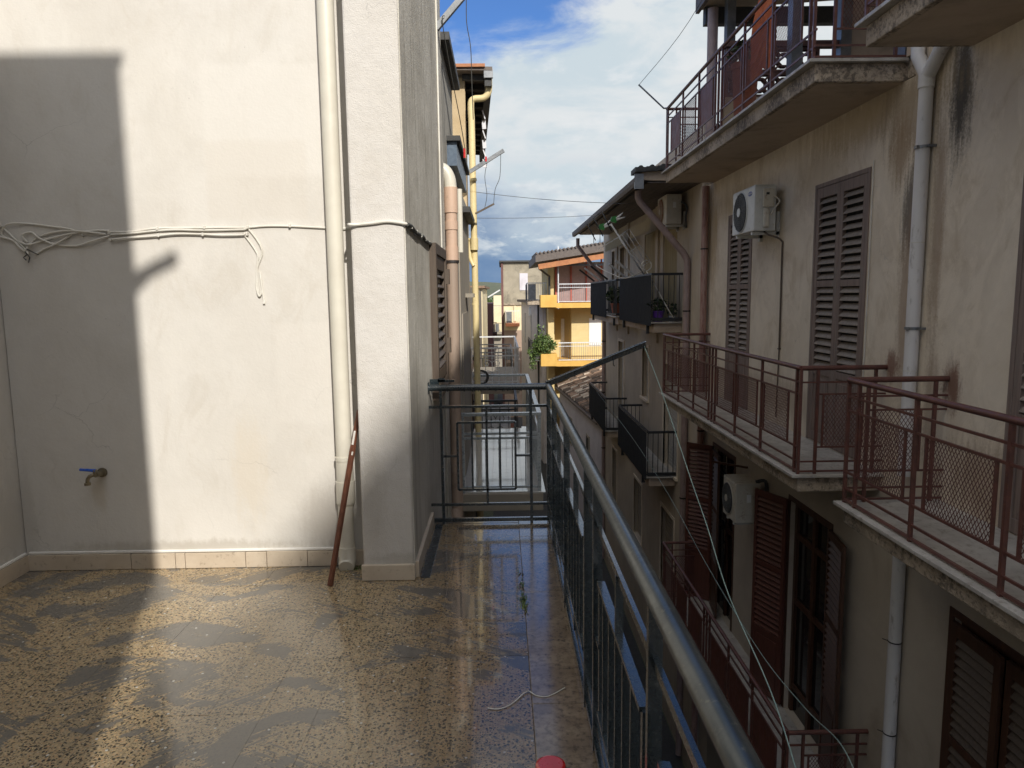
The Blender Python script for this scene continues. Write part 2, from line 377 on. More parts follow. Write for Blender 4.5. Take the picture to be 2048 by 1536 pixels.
# film: broom-swept patches of grey, feathered in streaks
ang = gg.n('ShaderNodeVectorRotate', {'Vector': p, 'Angle': R(28)}, rotation_type='Z_AXIS').outputs[0]
ang2 = gg.n('ShaderNodeVectorRotate', {'Vector': p, 'Angle': R(-40)}, rotation_type='Z_AXIS').outputs[0]
streakA = gg.noise(gg.vmul(ang, (3.0, 55, 1)), 1.0, 4, .7, .2)
streakB = gg.noise(gg.vmul(ang2, (3.0, 60, 1)), 1.0, 4, .7, .2)
blob = gg.noise(gg.vmul(p, (.9, 1.25, 1), (2.35, 1.1, 0)), 1.9, 4, .56, 1.4)
dom = gg.ss(gg.noise(p, .9, 1, .5), .47, .53)
streak = gg.n('ShaderNodeMix', {0: dom, 2: streakA, 3: streakB}).outputs[0]
film = gg.m('ADD', blob, gg.m('MULTIPLY', gg.m('SUBTRACT', streak, .5), .42))
film = gg.m('ADD', film, gg.m('MULTIPLY', gg.m('SUBTRACT', gg.noise(p, 26, 4, .7), .5), .14))
walk = gg.ss(gg.m('ADD', X_, gg.m('MULTIPLY', gg.m('SUBTRACT', gg.noise(p, 3, 3, .5), .5), .5)), -1.0, -.35)
walkw = gg.ss(gg.m('ADD', X_, gg.m('MULTIPLY', gg.m('SUBTRACT', gg.noise(gg.vmul(p, (5, 1.2, 1)), 3, 4, .6), .5), .5)), -.75, -.2)
fm = gg.ss(film, .515, .555, 0, .93)
wear_chip = gg.ss(gg.noise(p, 75, 3, .6), .62, .66)
fm = gg.m('MULTIPLY', fm, gg.m('SUBTRACT', 1.0, gg.m('MULTIPLY', wear_chip, .12)))
filmcol = gg.mix(gg.noise(p, 4, 4, .6), (.175, .165, .148), (.135, .127, .115))
col = gg.mix(fm, base, filmcol)
# white specks of paint
v = gg.n('ShaderNodeTexVoronoi', {'Vector': p, 'Scale': 9.0}); v.voronoi_dimensions = '2D'
spk = gg.m('MULTIPLY', gg.ss(v.outputs['Distance'], .055, .035), gg.ss(gg.n('ShaderNodeSeparateColor', {0: v.outputs['Color']}).outputs[0], .55, .57))
col = gg.mix(spk, col, (.62, .62, .58))
wetness = gg.m('MAXIMUM', gg.m('MULTIPLY', walkw, .9), gg.ss(gg.noise(gg.vmul(p, (1, 1, 1), (4, 4, 0)), .8, 4, .6), .38, .58, .25, .85))
col = gg.mix(gg.m('MULTIPLY', wetness, .40), col, gg.mix(1.0, col, (.42, .40, .38), 'MULTIPLY'))
col = gg.mix(gg.m('MULTIPLY', walkw, .75), col, gg.mix(1.0, col, (.50, .44, .40), 'MULTIPLY'))
gg.set(b.inputs['Base Color'], col)
rough = gg.n('ShaderNodeMix', {0: wetness, 2: gg.ss(gg.noise(p, 30, 4, .6), .3, .7, .24, .42), 3: gg.ss(gg.noise(p, 40, 4, .7), .35, .70, .045, .18)}).outputs[0]
gg.set(b.inputs['Roughness'], rough)
b.inputs['IOR'].default_value = 1.5
gg.set(b.inputs['Coat Weight'], gg.m('MULTIPLY', wetness, .7)); b.inputs['Coat Roughness'].default_value = .04
hh = gg.m('ADD', gg.m('MULTIPLY', gg.noise(p, 55, 4, .65), .5), gg.m('MULTIPLY', f2, -.15))
hh = gg.m('ADD', hh, gg.m('MULTIPLY', fm, .35))
bn = gg.n('ShaderNodeBump', {'Height': hh, 'Distance': .0035, 'Strength': gg.m('SUBTRACT', .8, gg.m('MULTIPLY', wetness, .62))})
gg.set(b.inputs['Normal'], bn.outputs[0])


# ------------------------------------------------------------------ geometry helpers
ORG = {}


def org(o): return ORG.get(o.name, Vector((0, 0, 0))) if o else Vector((0, 0, 0))


def thing(name, label, cat, loc=(0, 0, 0), group=None):
    o = bpy.data.objects.new(name, None); COL.objects.link(o)
    o.empty_display_size = .1
    o.location = loc; ORG[o.name] = Vector(loc)
    o['label'] = label; o['category'] = cat
    if group: o['group'] = group
    return o


def tag(o, label, cat, group=None):
    o['label'] = label; o['category'] = cat
    if group: o['group'] = group
    return o


class MB:
    def __init__(s): s.v = []; s.f = []; s.s = []
    def _add(s, vs, fs, sm=False):
        k = len(s.v); s.v += [Vector(v) for v in vs]
        s.f += [[i + k for i in f] for f in fs]
        s.s += ([sm] * len(fs)) if isinstance(sm, bool) else sm
        return s
    def hexa(s, p):
        return s._add(p, [(0, 3, 2, 1), (4, 5, 6, 7), (0, 1, 5, 4), (1, 2, 6, 5), (2, 3, 7, 6), (3, 0, 4, 7)])
    def box(s, x0, x1, y0, y1, z0, z1):
        x0, x1 = min(x0, x1), max(x0, x1); y0, y1 = min(y0, y1), max(y0, y1); z0, z1 = min(z0, z1), max(z0, z1)
        return s.hexa([(x0, y0, z0), (x1, y0, z0), (x1, y1, z0), (x0, y1, z0), (x0, y0, z1), (x1, y0, z1), (x1, y1, z1), (x0, y1, z1)])
    def prism(s, poly, z0, z1):
        """poly: CCW list of (x,y) swept from z0 to z1"""
        n = len(poly)
        vs = [(x, y, z0) for x, y in poly] + [(x, y, z1) for x, y in poly]
        fs = [list(range(n))[::-1], [i + n for i in range(n)]] + [(i, (i + 1) % n, (i + 1) % n + n, i + n) for i in range(n)]
        return s._add(vs, fs)
    def sweep(s, poly, d):
        """poly of 3-D points extruded along d"""
        n = len(poly); P_ = [Vector(p) for p in poly]; d = Vector(d)
        vs = P_ + [p + d for p in P_]
        fs = [list(range(n))[::-1], [i + n for i in range(n)]] + [(i, (i + 1) % n, (i + 1) % n + n, i + n) for i in range(n)]
        return s._add(vs, fs)
    def bar(s, a, b, w, h=None, up=(0, 0, 1)):
        a = Vector(a); b = Vector(b); h = h or w
        d = (b - a).normalized(); u = Vector(up)
        if abs(d.dot(u)) > .98: u = Vector((0, 1, 0))
        r = d.cross(u).normalized(); u = r.cross(d).normalized()
        q = [a + r * (i * w / 2) + u * (j * h / 2) for i, j in ((-1, -1), (1, -1), (1, 1), (-1, 1))]
        q2 = [p + (b - a) for p in q]
        return s.hexa([q[0], q[1], q[2], q[3], q2[0], q2[1], q2[2], q2[3]])
    def tube(s, pts, r, n=10, caps=True):
        pts = [Vector(p) for p in pts]; m_ = len(pts); rs = r if isinstance(r, (list, tuple)) else [r] * m_
        vs = []; fs = []; sm = []
        prev = None
        for i, p in enumerate(pts):
            if i == 0: d = pts[1] - p
            elif i == m_ - 1: d = p - pts[i - 1]
            else: d = (pts[i + 1] - p).normalized() + (p - pts[i - 1]).normalized()
            d.normalize()
            if prev is None:
                u = Vector((0, 0, 1)) if abs(d.z) < .9 else Vector((1, 0, 0))
            else: u = prev
            a_ = (u - d * u.dot(d)).normalized(); prev = a_; b_ = d.cross(a_)
            sc = 1.0
            for k in range(n):
                t = 2 * math.pi * k / n
                vs.append(p + (a_ * math.cos(t) + b_ * math.sin(t)) * rs[i] * sc)
        for i in range(m_ - 1):
            for k in range(n):
                fs.append((i * n + k, i * n + (k + 1) % n, (i + 1) * n + (k + 1) % n, (i + 1) * n + k)); sm.append(True)
        if caps:
            fs.append(list(range(n))[::-1]); sm.append(False)
            fs.append([(m_ - 1) * n + k for k in range(n)]); sm.append(False)
        return s._add(vs, fs, sm)
    def quad(s, a, b, c, d): return s._add([a, b, c, d], [(0, 1, 2, 3)])
    def build(s, name, mat, parent=None, bevel=0, origin=None):
        me = bpy.data.meshes.new(name)
        base_ = org(parent) if parent else Vector((0, 0, 0))
        o = bpy.data.objects.new(name, me)
        if parent is None and origin is None and s.v:
            xs = [v.x for v in s.v]; ys = [v.y for v in s.v]; zs = [v.z for v in s.v]
            origin = ((min(xs) + max(xs)) / 2, (min(ys) + max(ys)) / 2, min(zs))
        og = Vector(origin) if origin is not None else base_
        me.from_pydata([tuple(v - og) for v in s.v], [], s.f)
        for p_, q in zip(me.polygons, s.s): p_.use_smooth = q
        me.materials.append(MATS[mat]); me.update()
        if any(s.s):                      # keep steps and rims crisp on smooth-shaded tubes
            ef = {}
            for p_ in me.polygons:
                for ek in p_.edge_keys: ef.setdefault(ek, []).append(p_.normal.copy())
            for e_ in me.edges:
                ns_ = ef.get(tuple(sorted(e_.vertices)), [])
                if len(ns_) == 2 and ns_[0].dot(ns_[1]) < .80: e_.use_edge_sharp = True
        COL.objects.link(o)
        if parent: o.parent = parent
        o.location = og - base_
        ORG[o.name] = og.copy()
        if bevel:
            bv = o.modifiers.new('bevel', 'BEVEL'); bv.width = bevel; bv.segments = 2; bv.limit_method = 'ANGLE'
        return o


def part_at(src, parent, loc, rot=None):
    """another copy of a part (shared mesh) under parent; loc in world"""
    c = src.copy(); COL.objects.link(c); c.parent = parent
    c.location = Vector(loc) - org(parent)
    if rot: c.rotation_euler = rot
    ORG[c.name] = Vector(loc)
    return c


def struct(o): o['kind'] = 'structure'; return o
def stuff(o): o['kind'] = 'stuff'; return o


def curve_pts(pts, sub=6):
    P_ = [Vector(p) for p in pts]; out_ = []
    for i in range(len(P_) - 1):
        p0 = P_[max(i - 1, 0)]; p1 = P_[i]; p2 = P_[i + 1]; p3 = P_[min(i + 2, len(P_) - 1)]
        for k in range(sub):
            t = k / sub
            out_.append(.5 * ((2 * p1) + (p2 - p0) * t + (2 * p0 - 5 * p1 + 4 * p2 - p3) * t * t + (3 * p1 - p0 - 3 * p2 + p3) * t ** 3))
    out_.append(P_[-1]); return out_


# ------------------------------------------------------------------ ground and hills
struct(MB().box(-500, 500, -300, 700, -8.6, -8.0).build('ground', 'hill_green'))
struct(MB().box(-.5, 3.6, -40, 300, -8.6, -7.99).build('street', 'asphalt'))
hm = MB()
N = 60
def hz_(x, y):
    return -8 + max(0, (y - 230)) * .062 + 3 * math.sin(x * .013 + 1) * min(1, max(0, (y - 230) / 100)) + 2 * math.sin(x * .05 + y * .02) * min(1, max(0, (y - 230) / 100))
for j in range(24):
    for i in range(N):
        x0 = -300 + i * 10; y0 = 230 + j * 10
        hm.quad((x0, y0, hz_(x0, y0)), (x0 + 10, y0, hz_(x0 + 10, y0)), (x0 + 10, y0 + 10, hz_(x0 + 10, y0 + 10)), (x0, y0 + 10, hz_(x0, y0 + 10)))
struct(hm.build('hills', 'hill_green'))

# ------------------------------------------------------------------ terrace floor (ours)
XW = -0.53          # street wall of our building
tf = struct(MB().box(-2.96, .30, -2.0, 4.30, -.22, -.022).build('terrace_floor', 'tar', origin=(0, 0, -.22)))
wk = MB().box(XW, .30, 4.30, 5.12, -.22, -.022).build('walkway_slab', 'tar', tf)
TW, TL = 0.2155, 0.431
tile = None
gap = .0012
def ftile(x0, x1, y0, y1, mat='terrazzo', nm='tile'):
    dz = random.uniform(-.0006, .0006)
    o = MB().box(x0 + gap / 2, x1 - gap / 2, y0 + gap / 2, y1 - gap / 2, -.022, 0 + dz).build(nm, mat, tf)
    return o
MB().box(-2.955, .1, -1.2, 4.295, -.0215, -.0022).box(XW, .1, 4.296, 5.05, -.0215, -.0022).build('joint_fill', 'slab_concrete', tf)
base_mesh = None
def shared_tile(cx, cy, z):
    global base_mesh
    if base_mesh is None:
        base_mesh = MB().box(cx - TW / 2 + gap / 2, cx + TW / 2 - gap / 2, cy - TL / 2 + gap / 2, cy + TL / 2 - gap / 2, z - .022, z).build('tile', 'terrazzo', tf, origin=(cx, cy, z))
        return base_mesh
    return part_at(base_mesh, tf, (cx, cy, z))
for i in range(14):
    for j in range(14):
        x1 = .1 - i * TW; y1 = 4.41 - j * TL
        cx, cy = x1 - TW / 2, y1 - TL / 2
        if cx - TW / 2 < -2.94: continue
        if j == 0: # last row before the wall is cut
            if cx + TW / 2 < -.53: ftile(cx - TW / 2, cx + TW / 2, cy - TL / 2, 4.295)
            else: shared_tile(cx, cy, random.uniform(-.0007, .0007))
            continue
        if cy + TL / 2 < -1.2: continue
        shared_tile(cx, cy, random.uniform(-.0007, .0007))
for i in range(3):
    x1 = .1 - i * TW
    x0 = max(x1 - TW, XW + .0)
    ftile(x0, x1, 4.41, 4.41 + TL)
    ftile(x0, x1, 4.41 + TL, 5.05)
ftile(-2.955, .1 - 14 * TW, -1.2, 4.295)
y = 5.12
k = 0
for L in (.37, .93, 1.10, 1.05, 1.1, 1.0):
    mo = MB().box(.101, .345, y - L + .001, y - .001, -.030, .001).build('marble_slab', 'marble_ours', tf, bevel=.003)
    y -= L
MB().box(XW, .101, 5.052, 5.125, -.030, .002).build('marble_slab', 'marble_ours', tf, bevel=.003)
for yy in (-1.2,):
    MB().box(-2.96, .3, -2.0, -1.2, -.022, .0).build('rear_paving', 'terrazzo', tf)
MB().box(XW + .03, XW + .085, 4.05, 5.04, -.0, .003).build('wall_channel', 'rail_paint', tf)
# weeds in the joint
wm = MB()
for c_, n_ in (((.095, 3.72), 60), ((.09, 3.9), 25), ((.1, 3.62), 50), ((-.93, 4.21), 70), ((-.80, 4.2), 40), ((.092, 4.1), 12)):
    for k in range(n_):
        a = random.uniform(0, 6.28); r_ = random.gauss(0, .018)
        px, py = c_[0] + r_ * .5, c_[1] + random.gauss(0, .04 if c_[0] > 0 else .015)
        if c_[0] < 0: px = c_[0] + random.gauss(0, .04)
        h = random.uniform(.008, .022); w = random.uniform(.002, .005)
        dx, dy = math.cos(a), math.sin(a)
        wm._add([(px - dy * w, py + dx * w, 0), (px + dy * w, py - dx * w, 0), (px + dx * h * .9, py + dy * h * .9, h)], [(0, 1, 2)])
tag(stuff(wm.build('weeds', 'leaf_green')), 'tiny green weeds and moss growing in the floor joints', 'weeds')

# ------------------------------------------------------------------ our building
ours = thing('apartment_building', 'white plastered building wall with pilaster behind the wet terrace', 'building', (-2, 4.3, -8))
MB().box(-7, XW, 4.30, 6.95, -8, 8.0).build('street_block', 'side_wall', ours)
MB().box(-2.945, -.83, 4.285, 4.2995, 0, 8.0).build('rear_wall', 'white_wall', ours)
MB().box(-.83, XW - .004, 4.04, 4.285, 0, 8.0).build('pillar', 'pillar_wall', ours, bevel=.012)
MB().box(XW - .004, XW + .0015, 4.052, 4.30, 0.0, 8.0).build('pillar_side_coat', 'side_wall', ours)
MB().box(-7, XW - .01, 6.95, 8.6, -8, 4.0).build('rear_block', 'concrete_wall', ours)
MB().box(-7, XW + .08, 6.96, 8.62, 4.0, 4.07).build('roof_flashing', 'roof_dark', ours)
MB().box(-7, XW - .02, -2.0, 4.30, -8, -.22).build('lower_wall', 'side_wall', ours)
MB().box(-3.3, -2.95, -2.0, 4.30, -.2, 3.6).build('left_wall', 'white_wall', ours)
# skirting, tile by tile
sx_ = [-2.93, -2.30, -2.03, -1.97, -1.60, -1.47, -1.22, -1.04]
for a, b_ in zip(sx_[:-1], sx_[1:]):
    MB().box(a + .002, b_ - .002, 4.262, 4.285, .002, random.uniform(.097, .101)).build('skirting_tile', 'skirting_marble', ours, bevel=.002)
MB().box(-.93, -.832, 4.262, 4.285, .002, .099).build('skirting_tile', 'skirting_marble', ours, bevel=.002)
MB().box(-.838, XW + .002, 4.015, 4.040, .002, .095).build('skirting_tile', 'skirting_marble', ours, bevel=.003)
MB().box(-2.95, -2.925, 2.9, 4.262, .002, .10).build('skirting_tile', 'skirting_marble', ours)
MB().box(-2.95, -2.925, 1.2, 2.896, .002, .10).build('skirting_tile', 'skirting_marble', ours)
MB().box(-2.925, -.95, 4.268, 4.285, .101, .118).build('grout_bead', 'white_grout', ours, bevel=.005)
MB().box(-2.95, -2.93, 1.2, 4.268, .101, .118).build('grout_bead', 'white_grout', ours, bevel=.005)
for i in range(4):
    y0 = 4.06 + i * .24
    MB().box(XW, XW + .022, y0, y0 + .236, .002, .10).build('skirting_tile', 'skirting_marble', ours, bevel=.002)
# narrow brown louvred shutter on the street wall
def slatted_leaf(parent, name, p0, p1, z0, z1, frame_mat, slat_mat, stile=.06, pitch=.055, thick=.035, solid_h=.0, mid=True, label=None, back=True, nrm=None, kick=0.0):
    """a louvred leaf between plan points p0 and p1 (x,y); slats are parts of the leaf"""
    p0 = Vector((*p0, 0)); p1 = Vector((*p1, 0)); d = (p1 - p0); W = d.length; d.normalize()
    n_ = Vector((-d.y, d.x, 0)) if nrm is None else Vector((*nrm, 0)).normalized()
    o3 = Vector((p0.x, p0.y, z0))
    def bx(mb, a0, a1, t0, t1, h0, h1):
        q = []
        for h in (h0, h1):
            for a, t in ((a0, t0), (a1, t0), (a1, t1), (a0, t1)):
                v = p0 + d * a + n_ * t; q.append((v.x, v.y, z0 + h))
        mb.hexa(q)
    H = z1 - z0
    mb = MB()
    bx(mb, 0, stile, -thick / 2, thick / 2, 0, H); bx(mb, W - stile, W, -thick / 2, thick / 2, 0, H)
    bx(mb, stile, W - stile, -thick / 2, thick / 2, 0, stile * 1.4); bx(mb, stile, W - stile, -thick / 2, thick / 2, H - stile * 1.5, H)
    lo = stile * 1.4
    if solid_h:
        bx(mb, stile, W - stile, -thick * .22, thick * .22, lo, solid_h)
        bx(mb, stile, W - stile, -thick / 2, thick / 2, solid_h, solid_h + stile); lo = solid_h + stile
        bx(mb, stile + .05, W - stile - .05, -thick * .42, thick * .42, stile * 1.4 + .05, solid_h - .05)
    midz = lo + (H - stile * 1.5 - lo) * .5
    if mid: bx(mb, stile, W - stile, -thick / 2, thick / 2, midz - .035, midz + .035)
    leaf = mb.build(name, frame_mat, parent, bevel=.002, origin=o3)
    if label: leaf['label'] = label
    if back:
        bb = MB(); bx(bb, stile * .5, W - stile * .5, -thick * .5 - .012, -thick * .5 - .006, .02, H - .02)
        bb.build('dark_backing', 'dark_void', leaf)
    zones = [(lo, midz - .035), (midz + .035, H - stile * 1.5)] if mid else [(lo, H - stile * 1.5)]
    first = None
    for a, b2 in zones:
        k = int((b2 - a) / pitch)
        if k < 1: continue
        pt = (b2 - a) / k
        for i in range(k):
            zc = z0 + a + pt * (i + .5)
            c_ = p0 + d * (W / 2)
            loc = Vector((c_.x, c_.y, zc))
            if first is None:
                s_ = MB(); hw = W / 2 - stile; tt = thick * .55; q = []
                dz = pitch * .34
                for (t, h) in ((-tt, dz), (tt, -dz), (tt, -dz + .007), (-tt, dz + .007)): q.append((t, h))
                vs = [loc + d * (-hw) + n_ * t + Vector((0, 0, h)) for t, h in q] + [loc + d * hw + n_ * t + Vector((0, 0, h)) for t, h in q]
                s_.hexa(vs)
                first = s_.build('slat', slat_mat, leaf, origin=loc)
            else:
                part_at(first, leaf, loc)
    return leaf


sh = slatted_leaf(ours, 'shutter', (XW + .012, 6.30), (XW + .012, 5.45), .97, 1.96, 'brown_shutter', 'brown_shutter', stile=.07, pitch=.075, thick=.05, mid=False, nrm=(1, 0))
MB().box(XW, XW + .05, 5.37, 5.45, .90, 2.04).box(XW, XW + .05, 6.30, 6.38, .90, 2.04).box(XW, XW + .05, 5.45, 6.30, 1.963, 2.04).box(XW, XW + .06, 5.37, 6.38, .86, .90).build('window_frame', 'brown_shutter', ours)
for zz in (1.15, 1.75):
    MB().box(XW + .05, XW + .075, 6.30, 6.40, zz, zz + .13).build('hinge', 'brown_shutter', ours)

# ------------------------------------------------------------------ things on the white wall
dp = thing('drainpipe', 'cream plastic drainpipe running down beside the pilaster on the white wall', 'drainpipe', (-.97, 4.22, 0))
MB().tube([(-.958, 4.222, 8.0), (-.958, 4.222, .48)], .0475, 20).build('pipe', 'cream_pipe', dp)
MB().tube([(-.958, 4.222, .70), (-.958, 4.222, .678)], .055, 20).build('collar', 'cream_pipe', dp)
MB().tube([(-.958, 4.222, .677), (-.958, 4.222, .46)], .051, 20).build('sleeve', 'cream_pipe', dp)
MB().tube([(-.958, 4.222, .55), (-.958, 4.222, .43), (-.962, 4.222, .41), (-.962, 4.222, .40)], [.057, .057, .054, .046], 20).build('coupling', 'cream_pipe', dp)
MB().tube([(-.962, 4.222, .42), (-.964, 4.222, .10)], .046, 20).build('lower_pipe', 'cream_pipe', dp)
MB().tube([(-.964, 4.222, .14), (-.964, 4.222, .055), (-.964, 4.20, .03), (-.964, 4.18, .022)], [.052, .052, .050, .046], 20).build('shoe', 'cream_pipe', dp)

# wooden stick leaning on the pillar corner
a = Vector((-1.01, 3.955, 0.0)); b_ = Vector((-.853, 4.20, .985))
st = MB().bar(a, a + (b_ - a) * .80, .030, .022).bar(a + (b_ - a) * .80, b_, .026, .018).build('wooden_stick', 'stick_wood', None, bevel=.004, origin=a)
tag(st, 'dark reddish wooden stick leaning against the white pilaster', 'stick')
# flaked white paint on the stick
MB().bar(a + (b_ - a) * .80 + Vector((-.003, -.014, 0)), a + (b_ - a) * .88 + Vector((-.003, -.013, 0)), .012, .004).bar(a + (b_ - a) * .74 + Vector((.004, -.014, 0)), a + (b_ - a) * .76 + Vector((.004, -.014, 0)), .009, .004).build('paint_splash', 'white_grout', st)

tap = thing('water_tap', 'small metal wall tap with a blue lever handle', 'tap', (-2.44, 4.285, .60))
MB().tube([(-2.44, 4.285, .61), (-2.44, 4.275, .61), (-2.44, 4.272, .61)], [.029, .029, .018], 18).tube([(-2.44, 4.28, .61), (-2.445, 4.215, .612)], .017, 14).build('flange', 'brass', tap)
MB().tube(curve_pts([(-2.445, 4.235, .612), (-2.475, 4.215, .605), (-2.49, 4.21, .585), (-2.493, 4.21, .560)], 5), .011, 12).tube([(-2.493, 4.21, .565), (-2.493, 4.21, .550)], .018, 14).build('spout', 'brass', tap)
MB().tube([(-2.448, 4.222, .61), (-2.452, 4.222, .642)], .012, 12).build('stem', 'brass', tap)
MB().tube([(-2.445, 4.222, .634), (-2.47, 4.220, .638), (-2.535, 4.215, .645)], [.012, .009, .008], 10).build('lever', 'blue_plastic', tap)

# cable bundle
cb = thing('cable_bundle', 'tangled bundle of white cables clipped along the white wall', 'cables', (-2.1, 4.28, 2.0))
YW = 4.278
main_y = lambda x: 2.035 + .012 * math.sin(x * 3.1) + .006 * math.sin(x * 9)
for k, (dz, xe) in enumerate(((.018, -1.02), (.004, -1.47), (-.022, -1.50))):
    pts = []
    x = -2.28
    while x < xe:
        pts.append((x, YW - .004 * k, main_y(x) + dz + random.uniform(-.003, .003))); x += .13
    pts.append((xe, YW, main_y(xe) + dz))
    if k: # hanging loop at the end of the run
        pts += [(xe + .07, YW, 1.95 - .02 * k), (-1.435, YW, 1.80 + .02 * k), (-1.425 - .01 * k, YW, 1.72), (-1.43, YW - .005, 1.66), (-1.413, YW, 1.70), (-1.418, YW, 1.78)]
    MB().tube(curve_pts(pts, 4), .0058, 8).build('cable', 'cable_white', cb)
MB().tube(curve_pts([(-1.42, YW, 1.80), (-1.412, YW, 1.70), (-1.405, YW, 1.64), (-1.405, YW - .004, 1.615)], 4), .0065, 8).build('cable', 'cable_white', cb)
tangle = [
    [(-2.28, YW, 2.05), (-2.38, YW, 2.05), (-2.52, YW - .01, 2.03), (-2.66, YW, 2.0), (-2.74, YW - .015, 1.975), (-2.80, YW, 1.99), (-2.90, YW, 2.03), (-2.86, YW - .01, 2.09), (-2.75, YW, 2.095), (-2.6, YW, 2.075), (-2.50, YW - .01, 2.06), (-2.46, YW, 2.04), (-2.43, YW, 2.02)],
    [(-2.28, YW, 2.02), (-2.38, YW - .01, 1.99), (-2.48, YW, 1.965), (-2.6, YW, 1.975), (-2.68, YW - .01, 2.01), (-2.73, YW, 2.045), (-2.78, YW - .01, 2.03), (-2.76, YW, 1.99)],
    [(-2.30, YW, 2.03), (-2.42, YW - .012, 2.045), (-2.55, YW - .005, 2.05), (-2.66, YW, 2.03), (-2.72, YW, 2.0), (-2.76, YW - .012, 1.95)],
    [(-2.91, YW, 2.10), (-2.915, YW - .01, 2.03), (-2.84, YW, 2.0), (-2.80, YW - .01, 1.96), (-2.77, YW, 1.93)],
    [(-2.89, YW - .005, 2.075), (-2.83, YW, 2.01), (-2.78, YW, 1.955), (-2.75, YW - .012, 1.92)],
    [(-2.50, YW, 2.03), (-2.58, YW - .012, 1.98), (-2.66, YW, 1.95), (-2.72, YW, 1.92)],
    [(-2.93, YW, 2.30), (-2.925, YW, 2.17), (-2.90, YW, 2.08)],
]
for t in tangle: MB().tube(curve_pts(t, 5), .0058, 8).build('cable', 'cable_white', cb)
for pts in ([(-2.76, YW - .012, 1.95), (-2.72, YW - .015, 1.93), (-2.69, YW - .02, 1.915)], [(-2.77, YW - .01, 1.935), (-2.74, YW - .02, 1.90), (-2.75, YW - .02, 1.87)], [(-2.75, YW - .012, 1.925), (-2.78, YW - .015, 1.90), (-2.765, YW - .015, 1.885)]):
    MB().tube(pts, .0035, 6).build('stripped_end', 'cable_dark', cb)
clip = None
for x in (-2.28, -1.99, -1.73, -1.48, -1.22):
    for dz in ((.018, -.022) if x < -1.4 else (.018,)):
        loc = (x + random.uniform(-.01, .01), YW - .007, main_y(x) + dz)
        if clip is None: clip = MB().box(loc[0] - .006, loc[0] + .006, YW - .016, YW + .006, loc[2] - .010, loc[2] + .010).build('cable_clip', 'cable_white', cb, origin=loc, bevel=.003)
        else: part_at(clip, cb, loc)
# cable over pillar and along the side
MB().tube(curve_pts([(-1.02, YW, 2.04), (-.93, YW, 2.045), (-.845, YW, 2.06), (-.836, 4.20, 2.06), (-.836, 4.028, 2.045), (-.78, 4.03, 2.045), (-.70, 4.03, 2.052), (-.62, 4.031, 2.060), (-.53, 4.030, 2.048), (-.522, 4.04, 2.046)], 5), .0085, 8).build('cable', 'cable_white', cb)
pts = []
for i in range(15):
    t = i / 14
    pts.append((XW + .012 + .003 * (i % 2), 4.05 + 2.25 * t, 2.046 - .035 * t + .006 * math.sin(i * 1.7)))
MB().tube(pts, .012, 8).build('cable', 'cable_dark', cb)
for i in range(9):
    part_at(clip, cb, (XW + .016, 4.2 + i * .25, 2.043 - .004 * i), (0, 0, R(90)))
MB().tube([(XW + .008, 6.42, 8.0), (XW + .008, 6.42, -3)], .008, 6).build('cable', 'cable_white', cb)

# string on the floor, jar with a red lid
sp_ = MB().tube(curve_pts([(-.079, 2.691, .004), (-.03, 2.685, .004), (.02, 2.72, .004), (.083, 2.805, .005), (.12, 2.775, .004), (.17, 2.768, .004), (.244, 2.826, .006)], 6), .0022, 6).build('string', 'cable_white')
tag(sp_, 'thin pale piece of string lying across the floor edge', 'string')
jar = thing('jar', 'small jar with a shiny red lid on the floor edge at the bottom', 'jar', (.137, 2.13, 0))
MB().tube([(.137, 2.13, .001), (.137, 2.13, .01), (.137, 2.13, .115), (.137, 2.13, .125)], [.040, .046, .046, .040], 28).build('body', 'white_metal', jar)
MB().tube([(.137, 2.13, .118), (.137, 2.13, .122), (.137, 2.13, .142), (.137, 2.13, .149), (.137, 2.13, .152)], [.048, .050, .050, .047, .040], 32).build('lid', 'red_plastic', jar)

# ------------------------------------------------------------------ our railing
rl = thing('balcony_railing', 'dark green-black painted metal railing with round top rail along the terrace edge', 'railing', (.325, 3, 0))
XR, YE, HR = .325, 5.05, 1.0
MB().tube([(XW, YE, HR), (XR, YE, HR)], .0235, 20).build('handrail', 'rail_paint', rl)
MB().tube([(XR, YE + .012, HR), (XR, -1.0, HR)], .0245, 24).build('handrail', 'handrail_paint', rl)
MB().box(XW, XW + .004, YE - .04, YE + .04, HR - .04, HR + .04).build('wall_plate', 'rail_paint', rl)
def ebar(x0, z0, x1, z1, w=.016, nm='bar'):
    MB().bar((x0, YE, z0), (x1, YE, z1), w, w).build(nm, 'rail_paint', rl)
for z in (.862, .145, .03): ebar(XW, z, XR - .011, z, .018 if z > .03 else .026, 'rail')
for x in (-.442, .197): MB().box(x - .010, x + .010, YE - .010, YE + .010, .0, HR - .02).build('post', 'rail_paint', rl)
MB().box(XR - .014, XR + .014, YE - .014, YE + .014, .0, HR).build('post', 'rail_paint', rl)
ebar(-.33, .747, .085, .747); ebar(-.33, .255, .085, .255); ebar(-.33, .255, -.33, .747); ebar(.085, .255, .085, .747)
for x in (-.226, -.025): ebar(x, .255, x, .747, .013, 'baluster')
ebar(-.12, .145, -.12, .862, .016, 'baluster')
ebar(-.442, .503, -.33, .503); ebar(.085, .503, .197, .503)
def sbar(y0, z0, y1, z1, w=.014, h=.014, nm='bar', x=XR):
    return MB().bar((x, y0, z0), (x, y1, z1), w, h).build(nm, 'rail_paint', rl)
sbar(YE, .85, -1, .85, .012, .024, 'rail'); sbar(YE, .10, -1, .10, .012, .022, 'rail'); sbar(YE, .03, -1, .03, .026, .026, 'rail')
frames = [(4.98, 4.60), (4.40, 3.72), (3.52, 2.79), (2.33, 1.58), (1.38, .66), (.40, -.30)]
posts = [4.50, 3.62, 2.70, 2.42, 1.48, .52, -.42]
